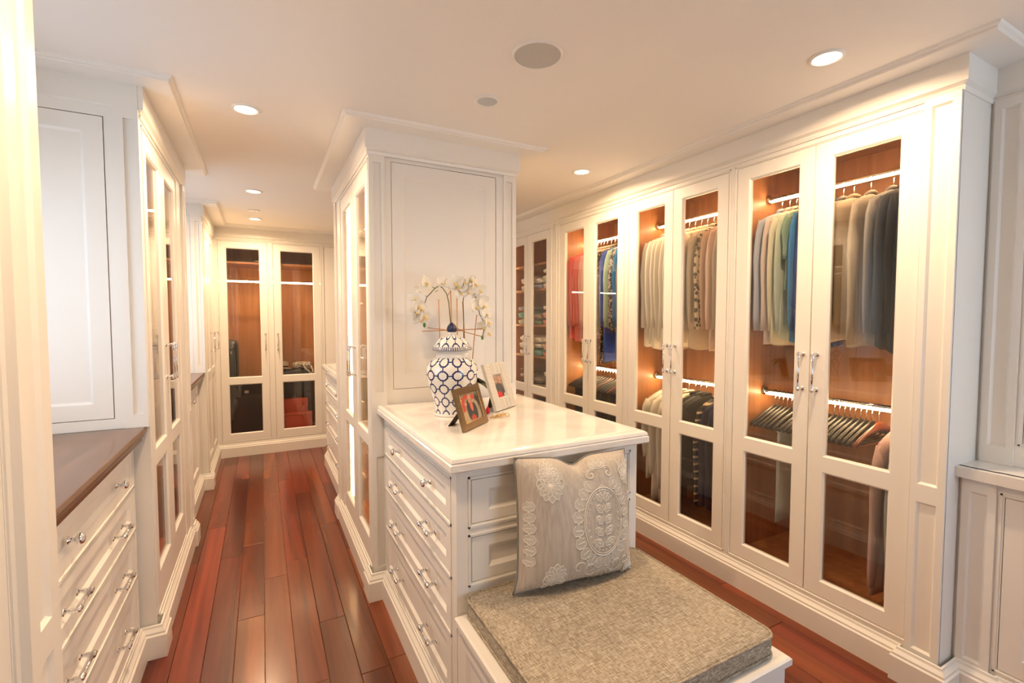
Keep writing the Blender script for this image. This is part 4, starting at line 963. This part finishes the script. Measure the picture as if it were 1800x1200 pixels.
picture('picture_frame', 'antique bronze beaded photo frame of a group leaning before the ginger jar', (0.768, 1.758, ZT), 40.2, 17, 0.218, 0.170, 0.026, 0.012, 'bronze', photo1, bead='gold')
picture('picture_frame', 'pale mother-of-pearl photo frame standing behind the bronze one on the marble', (1.052, 2.048, ZT), 34.0, 19, 0.200, 0.232, 0.056, 0.014, 'shell', photo2, seg='shell', foot=0.030)
# gold tangle and red drop ornament
t = thing('gold_bracelet', 'tangled gold wire bracelet lying on the marble beside the photo frames', 'jewellery', (0.938, 1.892, ZT))
for k in range(5):
    a_ = k*1.3; c_ = (0.018*math.cos(a_)*1.3, 0.012*math.sin(a_))
    MB().tube([(c_[0]+0.022*math.cos(u/16*2*PI), c_[1]+0.015*math.sin(u/16*2*PI+0.5*k), 0.0085+0.006*math.sin(u/16*4*PI+k)) for u in range(17)], 0.0016, 6).build('loop', 'gold', t, True)
MB().tube([(-0.055, 0.0, 0.002), (-0.04, 0.006, 0.004), (-0.025, -0.004, 0.003), (-0.01, 0.0, 0.006)], 0.0022, 6).build('clasp', 'gold', t, True)
t = thing('red_drop_ornament', 'small red glass drop on a silver pin standing between the two photo frames', 'ornament', (0.915, 1.975, ZT))
MB().lathe([(0.001, 0.0), (0.009, 0.006), (0.011, 0.016), (0.007, 0.028), (0.002, 0.038)], 16).build('drop', 'red_glass', t, True)
MB().tube([(0, 0, 0.036), (-0.004, 0.001, 0.050), (-0.010, 0.002, 0.068), (-0.014, 0.003, 0.080)], 0.0016, 6).build('pin', 'chrome', t, True)

# ------------------------------------------------------------------ bench cushion
m, nt, b = newmat('woven_linen'); tc = N(nt, 'ShaderNodeTexCoord')
outs = []
for sx, sy in ((44, 640), (560, 52)):
    mp = N(nt, 'ShaderNodeMapping'); mp.inputs['Scale'].default_value = (sx, sy, 200); L(nt, tc.outputs['Object'], mp.inputs[0])
    nz = N(nt, 'ShaderNodeTexNoise'); nz.inputs['Scale'].default_value = 1.0; nz.inputs['Detail'].default_value = 3; L(nt, mp.outputs[0], nz.inputs['Vector']); outs.append(nz.outputs['Fac'])
q = NM(nt); av = q.m('MULTIPLY', q.m('ADD', outs[0], outs[1]), 0.5)
rp = N(nt, 'ShaderNodeValToRGB'); e = rp.color_ramp.elements; e[0].position = 0.38; e[0].color = (0.20, 0.165, 0.12, 1); e[1].position = 0.63; e[1].color = (0.60, 0.53, 0.42, 1); x = e.new(0.5); x.color = (0.37, 0.315, 0.24, 1)
L(nt, av, rp.inputs[0]); L(nt, rp.outputs[0], b.inputs['Base Color']); b.inputs['Roughness'].default_value = 0.9; b.inputs['Specular IOR Level'].default_value = 0.15
bp = N(nt, 'ShaderNodeBump'); bp.inputs['Strength'].default_value = 0.5; bp.inputs['Distance'].default_value = 0.0015; L(nt, av, bp.inputs['Height']); L(nt, bp.outputs[0], b.inputs['Normal'])
def rrect(w, d, r, n=6):
    o_ = []
    for cx, cy, a0_ in ((w/2-r, d/2-r, 0), (-w/2+r, d/2-r, PI/2), (-w/2+r, -d/2+r, PI), (w/2-r, -d/2+r, 1.5*PI)):
        for k in range(n+1): a_ = a0_+PI/2*k/n; o_.append((cx+r*math.cos(a_), cy+r*math.sin(a_)))
    return o_
CW, CDp, CH = 0.722, 0.596, 0.064
cu = thing('bench_cushion', 'beige and grey woven linen seat cushion on the white bench', 'cushion', (0.931, 1.113, 0.4825))
rings = []
for ins, z in ((0.012, 0.0), (0.002, 0.004), (0.0, 0.012), (-0.002, 0.032), (0.0, 0.054), (0.003, 0.061), (0.012, 0.065), (0.04, 0.068), (0.10, 0.0705), (0.2, 0.072), (0.28, 0.072)):
    rings.append([(x_*(1-2*ins/CW), y_*(1-2*ins/CDp), z) for x_, y_ in rrect(CW, CDp, 0.035)])
MB().rings(rings).build('pad', 'woven_linen', cu, True)
for z, k in ((0.060, 'piping'), (0.006, 'piping')):
    p_ = rrect(CW+0.002, CDp+0.002, 0.036); p_ = p_+[p_[0]]
    MB().tube([(x_, y_, z) for x_, y_ in p_], 0.0042, 7).build(k, 'woven_linen', cu, True)
# ------------------------------------------------------------------ embroidered pillow
m, nt, b = newmat('pillow_silk'); tc = N(nt, 'ShaderNodeTexCoord'); mp = N(nt, 'ShaderNodeMapping'); mp.inputs['Scale'].default_value = (120, 120, 6); L(nt, tc.outputs['Object'], mp.inputs[0])
nz = N(nt, 'ShaderNodeTexNoise'); nz.inputs['Scale'].default_value = 1; nz.inputs['Detail'].default_value = 4; L(nt, mp.outputs[0], nz.inputs['Vector'])
rp = N(nt, 'ShaderNodeValToRGB'); e = rp.color_ramp.elements; e[0].position = 0.3; e[0].color = (0.40, 0.345, 0.285, 1); e[1].position = 0.7; e[1].color = (0.53, 0.47, 0.395, 1); L(nt, nz.outputs['Fac'], rp.inputs[0]); L(nt, rp.outputs[0], b.inputs['Base Color']); b.inputs['Roughness'].default_value = 0.5; b.inputs['Sheen Weight'].default_value = 0.2
plain('embroidery_thread', (0.78, 0.74, 0.66), 0.7); plain('embroidery_fill', (0.64, 0.59, 0.51), 0.75, 0, 0.3, 300); plain('grey_piping', (0.20, 0.20, 0.185), 0.8)
PWD, PHT, PTH = 0.452, 0.432, 0.075
def pil_pt(u, v, side=-1, off=0.0):
    """u, v in -1..1 on the pillow; side -1 is the front"""
    k = max(0.0, (1-abs(u)**3.2))*max(0.0, (1-abs(v)**3.2)); k = k**0.5
    x_ = PWD/2*u*(1-0.05*(1-v*v)*abs(u)**3) ; z_ = PHT/2*v*(1-0.05*(1-u*u)*abs(v)**3)
    if abs(u) > 0.8 and v < -0.8: x_ += math.copysign(0.012*(abs(u)-0.8)/0.2*(-v-0.8)/0.2, u)
    if v > 0: z_ -= 0.030*math.exp(-((u+0.02)/0.20)**2)*max(0, v)**3
    th = PTH*k*(1-0.25*max(0, v)*math.exp(-((u+0.02)/0.3)**2))
    return Vector((x_, -(th*1.12+off) if side < 0 else th*0.55, z_))
pw_ = thing('throw_pillow', 'greige silk pillow with white damask embroidery leaning on the island end', 'pillow', (0.944, 1.328, 0.5545+0.212), math.radians(-3.0))
piv = Matrix.Rotation(math.radians(-8), 4, 'X') @ Matrix.Rotation(math.radians(2.5), 4, 'Y')
mb = MB(); n = 28
for side in (-1, 1):
    i0 = len(mb.v)
    for j in range(n+1):
        for i in range(n+1): mb.v.append(tuple(piv @ pil_pt(-1+2*i/n, -1+2*j/n, side)))
    for j in range(n):
        for i in range(n): a_ = i0+j*(n+1)+i; mb.f.append((a_, a_+1, a_+n+2, a_+n+1))
mb.build('cover', 'pillow_silk', pw_, True)
edge = [(-1+2*i/20, -1) for i in range(20)]+[(1, -1+2*i/20) for i in range(20)]+[(1-2*i/20, 1) for i in range(20)]+[(-1, 1-2*i/20) for i in range(21)]
MB().tube([tuple(piv @ pil_pt(u, v)) for u, v in edge], 0.0034, 7).build('piping', 'grey_piping', pw_, True)
lines = MB(); fills = MB()
def inside(p): return abs(p[0]) < 0.985 and abs(p[1]) < 0.985
def stitch(pl_, r=0.0012):
    run = []
    for p in pl_+[None]:
        if p is not None and inside(p): run.append(p)
        else:
            if len(run) > 1: lines.tube([tuple(piv @ pil_pt(u, v, -1, 0.0012)) for u, v in run], r, 5)
            run = []
def fill(pl_):
    if not all(inside(p) for p in pl_): return
    c_ = (sum(p[0] for p in pl_)/len(pl_), sum(p[1] for p in pl_)/len(pl_)); i0 = len(fills.v)
    mids = [((p[0]+c_[0])/2, (p[1]+c_[1])/2) for p in pl_]
    fills.v += [tuple(piv @ pil_pt(u, v, -1, 0.0007)) for u, v in pl_]+[tuple(piv @ pil_pt(u, v, -1, 0.0009)) for u, v in mids]+[tuple(piv @ pil_pt(*c_, -1, 0.0010))]
    k = len(pl_)
    for j in range(k): fills.f += [(i0+j, i0+(j+1) % k, i0+k+(j+1) % k, i0+k+j), (i0+k+j, i0+k+(j+1) % k, i0+2*k)]
def leaf(cx, cy, a_, ln, wd, lobes=3, dofill=True):
    """scalloped leaf from (cx, cy) in direction a_"""
    o_ = []
    for k in range(25):
        u = k/24*2-1; s_ = 1-abs(u); r_ = wd*math.sin(PI*min(1, 0.04+s_*0.96))**0.6*(1+0.18*math.sin(lobes*2*PI*s_)); along = ln*s_
        o_.append((along, math.copysign(r_, u) if abs(u) < 1 else 0))
    P_ = [(cx+x_*math.cos(a_)-y_*math.sin(a_), cy+x_*math.sin(a_)+y_*math.cos(a_)) for x_, y_ in o_]
    if dofill: fill(P_[:-1])
    stitch(P_); stitch([(cx+ln*t_*math.cos(a_), cy+ln*t_*math.sin(a_)) for t_ in (0.1, 0.4, 0.75)])
def scroll(cx, cy, r, a0_, turns, hand=1, grow=0.12):
    stitch([(cx+r*(1-t_*(1-grow))*math.cos(a0_+hand*t_*turns*2*PI), cy+r*(1-t_*(1-grow))*math.sin(a0_+hand*t_*turns*2*PI)) for t_ in [k/22 for k in range(23)]], 0.0016)
def ell(cx, cy, rx, ry, a0_=0, a1_=2*PI, n_=60): return [(cx+rx*math.cos(a0_+(a1_-a0_)*k/n_), cy+ry*math.sin(a0_+(a1_-a0_)*k/n_)) for k in range(n_+1)]
def medallion(cx, cy, s=1.0):
    stitch(ell(cx, cy, 0.31*s, 0.46*s), 0.0022); stitch(ell(cx, cy, 0.285*s, 0.43*s), 0.0014)
    for k in range(20):
        a_ = 2*PI*k/20+0.157
        if abs(a_-PI/2) < 0.2: continue
        leaf(cx+0.33*s*math.cos(a_), cy+0.48*s*math.sin(a_), math.atan2(math.sin(a_)*0.9, math.cos(a_))+0.15*math.cos(a_), 0.17*s, 0.075*s)
    for k in range(26): a_ = 2*PI*k/26; stitch(ell(cx+0.25*s*math.cos(a_), cy+0.39*s*math.sin(a_), 0.014, 0.014, n_=8), 0.001)
    for sg in (-1, 1):
        scroll(cx+sg*0.13*s, cy+0.66*s, 0.10*s, PI/2+sg*0.9, 1.2, -sg); scroll(cx+sg*0.13*s, cy+0.66*s, 0.075*s, PI/2+sg*0.9, 1.2, -sg)
        scroll(cx+sg*0.20*s, cy-0.62*s, 0.12*s, -PI/2-sg*0.6, 1.2, sg); scroll(cx+sg*0.38*s, cy-0.58*s, 0.09*s, 0.4, 1.1, -sg)
        for k in range(5):
            v_ = cy-0.32*s+0.15*s*k; leaf(cx+sg*0.02, v_, PI/2-sg*(1.05-0.1*k), 0.17*s-0.012*k, 0.045*s); scroll(cx+sg*0.075*s, v_+0.07*s, 0.04*s, -PI/2, 1.1, sg)
        leaf(cx+sg*0.05, cy-0.68*s, -PI/2+sg*0.5, 0.2*s, 0.07*s); leaf(cx+sg*0.04, cy+0.74*s, PI/2-sg*0.6, 0.13*s, 0.05*s)
    stitch([(cx, cy-0.42*s), (cx, cy+0.40*s)]); leaf(cx, cy+0.36*s, PI/2, 0.14*s, 0.05*s); leaf(cx, cy+0.72*s, PI/2, 0.15*s, 0.05*s); leaf(cx, cy-0.66*s, -PI/2, 0.22*s, 0.06*s)
def bouquet(cx, cy, a_, s=1.0):
    for k in range(7):
        leaf(cx, cy, a_+(k-3)*0.42, (0.34-0.03*abs(k-3))*s, 0.075*s, 4)
    for sg in (-1, 1):
        scroll(cx+0.16*s*math.cos(a_+sg*1.7), cy+0.16*s*math.sin(a_+sg*1.7), 0.11*s, a_, 1.2, sg); leaf(cx, cy, a_+sg*2.2, 0.3*s, 0.07*s)
    leaf(cx, cy, a_+PI, 0.22*s, 0.06*s)
medallion(0.30, -0.03, 1.12)
bouquet(-0.56, 0.62, -PI/2, 0.85); bouquet(-0.56, 0.78, PI/2, 0.6); bouquet(0.86, 0.70, -PI/2, 0.75)
bouquet(-0.50, -0.80, PI/2, 0.75); bouquet(0.90, -0.86, PI/2, 0.6)
for k in range(6): leaf(-0.97, 0.28-0.15*k, 0.2-0.1*k, 0.16, 0.07)
fills.build('embroidery_ground', 'embroidery_fill', pw_, True, kind='stuff'); lines.build('embroidery_stitching', 'embroidery_thread', pw_, True, kind='stuff')
pw_.children[0]['label'] = 'greige silk cover'
# ------------------------------------------------------------------ suitcases and boxes in the far wardrobe
plain('black_case', (0.02, 0.022, 0.022), 0.25, 0, 0.2, 8); plain('green_black_case', (0.035, 0.045, 0.04), 0.18); plain('black_nylon', (0.015, 0.014, 0.015), 0.7, 0, 0.3, 120, 0.3); plain('red_card', (0.50, 0.07, 0.025), 0.5); plain('straw', (0.70, 0.58, 0.42), 0.8, 0, 0.3, 120)
def rounded(w, d, h, r, ribs=0):
    rings = []
    for ins, z in ((r, 0), (r*0.3, r*0.25), (0, r), (0, h-r), (r*0.3, h-r*0.25), (r, h)):
        rings.append([(x_*(1-2*ins/w), y_*(1-2*ins/d), z) for x_, y_ in rrect(w, d, min(r, d*0.45))])
    return MB().rings(rings)
def suitcase(x, y, z, w, d, h, mat, label, r=0.04, hard=True):
    t = thing('suitcase', label, 'suitcase', (x, y, z))
    rounded(w, d, h, r).build('shell', mat, t, True)
    for k in range(3 if hard else 0):
        xx = -w*0.3+w*0.3*k; MB().tube([(xx, -d/2-0.001, h*0.1), (xx, -d/2-0.003, h*0.2), (xx, -d/2-0.003, h*0.8), (xx, -d/2-0.001, h*0.9)], 0.006, 8).build('rib', mat, t, True)
    MB().tube([(-0.05, -d/2+0.01, h-0.09), (-0.05, -d/2-0.018, h-0.088), (-0.03, -d/2-0.024, h-0.083), (0.03, -d/2-0.024, h-0.083), (0.05, -d/2-0.018, h-0.088), (0.05, -d/2+0.01, h-0.09)], 0.006, 8).build('carry_handle', mat, t, True)
    MB().box(-0.02, 0.02, -d/2-0.003, -d/2+0.002, h-0.15, h-0.12).build('badge', 'steel', t)
    return t
ZF = 0.1705
suitcase(-0.165, YB+0.28, ZF, 0.44, 0.30, 0.625, 'black_nylon', 'large black soft suitcase on the floor of the far wardrobe', 0.05, False)
suitcase(-0.315, YB+0.27, ZF+0.626, 0.16, 0.24, 0.43, 'green_black_case', 'dark hard-shell cabin case standing on the large black suitcase', 0.045)
suitcase(0.30, YB+0.40, ZF, 0.44, 0.20, 0.70, 'black_case', 'black hard suitcase behind the red boxes', 0.04)
t = thing('storage_box', 'tall red cardboard box with curved flap in front of the black hard suitcase', 'box', (0.285, YB+0.22, ZF))
MB().rbox(-0.165, 0.165, -0.06, 0.06, 0.0, 0.365, 0.002).build('box', 'red_card', t)
ff = MB().rings([[(-0.165, -0.0605, 0.365), (0.165, -0.0605, 0.365), (0.165, -0.0635, 0.365), (-0.165, -0.0635, 0.365)], [(-0.165, -0.0605, 0.30), (0.165, -0.0605, 0.30), (0.165, -0.0635, 0.30), (-0.165, -0.0635, 0.30)], [(-0.05, -0.0605, 0.255), (0.05, -0.0605, 0.255), (0.05, -0.0635, 0.255), (-0.05, -0.0635, 0.255)]])
ff.build('flap', 'red_card', t)
t = thing('storage_box', 'low wide red cardboard box standing before the taller red box', 'box', (0.30, YB+0.11, ZF))
MB().rbox(-0.185, 0.185, -0.04, 0.04, 0.0, 0.20, 0.002).build('box', 'red_card', t); MB().rbox(-0.187, 0.187, -0.042, 0.042, 0.202, 0.222, 0.002).build('lid', 'red_card', t)
t = thing('sun_hat', 'straw sun hat lying on the black hard suitcase', 'hat', (0.20, YB+0.36, ZF+0.702)); t.rotation_euler = (0.0, 0.12, 0)
MB().lathe([(0.105, 0.012), (0.06, 0.022), (0.056, 0.025), (0.053, 0.075), (0.035, 0.09), (0.004, 0.094)], 28).build('crown', 'straw', t, True)
MB().lathe([(0.057, 0.024), (0.0575, 0.042), (0.0545, 0.043)], 28, caps=False).build('hat_band', C['black'], t, True)
t = thing('handbag', 'white bag with black spots and pale strap lying on the black hard suitcase', 'bag', (0.41, YB+0.37, ZF+0.702))
C['dalmatian'] = cloth('cloth_dalmatian', (0.80, 0.72, 0.58), 'leopard', (0.03, 0.02, 0.02), 70)
rounded(0.21, 0.13, 0.075, 0.03).build('bag_body', C['dalmatian'], t, True)
MB().tube([(-0.05, -0.066, 0.06), (0.0, -0.075, 0.05), (0.03, -0.078, 0.0), (0.06, -0.125, -0.025), (0.085, -0.12, -0.06), (0.11, -0.118, -0.03), (0.09, -0.075, 0.03)], 0.008, 8).build('strap', C['cream'], t, True)
# ------------------------------------------------------------------ shoes, bags and linens behind the other glass doors
plain('shoe_white', (0.78, 0.74, 0.66), 0.5); plain('shoe_sole', (0.62, 0.56, 0.46), 0.7); plain('bag_tan', (0.42, 0.20, 0.09), 0.4); plain('bag_white', (0.78, 0.74, 0.67), 0.4)
def shoe(x, y, z, rz, label, group, mat='shoe_white'):
    t = thing('shoe', label, 'shoe', (x, y, z), rz, group)
    def out(u): return 0.036*(math.sin(PI*(0.08+0.88*u))**0.5)*(0.86+0.22*u)
    MB().rings([[(-out(u), 0.24*u, zz*1.0), (out(u), 0.24*u, zz), (out(u), 0.24*u, zz+0.02), (-out(u), 0.24*u, zz+0.02)] for u, zz in [(k/10, 0.0) for k in range(11)]]).build('sole', 'shoe_sole', t)
    rings = []
    for k in range(11):
        u = k/10; h = 0.075-0.045*max(0, (u-0.35)/0.65)**0.8 if u > 0.1 else 0.07
        w = out(u)*0.95; rings.append([(w*math.cos(a_), 0.24*u*0.985+0.002, 0.018+h*max(0, math.sin(a_))) for a_ in [PI*j/10 for j in range(11)]])
    MB().rings(rings, True, True, closed=True).build('upper', mat, t, True)
    for k in range(3): yy = 0.10+0.022*k; MB().tube([(-0.02, yy, 0.078-0.010*k), (0, yy+0.004, 0.085-0.010*k), (0.02, yy, 0.078-0.010*k)], 0.0022, 6).build('lace', 'bag_white', t, True)
    return t
for k, (yy, zz, c_) in enumerate([(2.60, 0.1705, 'white'), (2.70, 0.1705, 'white'), (2.82, 0.3305, 'tan'), (2.60, 0.5005, 'white'), (2.71, 0.5005, 'white'), (2.95, 0.1705, 'tan'), (3.05, 0.3305, 'white')]):
    shoe(CX0+0.11, yy, zz, -PI/2+0.1, '%s lace-up shoe inside the lit display cabinet' % c_, '%s shoes in the display cabinet' % c_, 'shoe_white' if c_ == 'white' else 'bag_tan')
def bag(x, y, z, w, d, h, mat, label, rz=0):
    t = thing('handbag', label, 'bag', (x, y, z), rz)
    rounded(w, d, h, 0.025).build('bag_body', mat, t, True)
    MB().tube([(-w*0.28, 0, h-0.01), (-w*0.25, 0, h+0.07), (0, 0, h+0.10), (w*0.25, 0, h+0.07), (w*0.28, 0, h-0.01)], 0.005, 8).build('handle', mat, t, True)
    MB().box(-0.012, 0.012, -d/2-0.003, -d/2+0.003, h*0.55, h*0.7).build('clasp', 'gold', t)
    return t
bag(CX0+0.22, 2.66, 0.9505, 0.20, 0.10, 0.13, 'bag_white', 'white handbag on a glass shelf of the display cabinet', -PI/2)
bag(CX0+0.22, 2.72, 1.5505, 0.22, 0.10, 0.15, 'bag_white', 'white handbag high on a glass shelf of the display cabinet', -PI/2)
bag(CX0+0.22, 3.05, 1.2205, 0.20, 0.10, 0.14, 'bag_tan', 'tan handbag on a middle glass shelf of the display cabinet', -PI/2)
folded(CX0+0.2, 2.66, 1.9805, 'white', 'white folded cloth on the top glass shelf of the display cabinet', seed=5)
folded(XL-0.25, 2.66, 1.8605, 'white', 'white folded linen on the upper shelf of the mirror-like cabinet, bottom of its pile', rz=PI/2, seed=2, h=0.07)
folded(XL-0.25, 2.66, 1.931, 'ivory', 'ivory folded linen on the upper shelf of the mirror-like cabinet, top of its pile', rz=PI/2, seed=3, h=0.06)
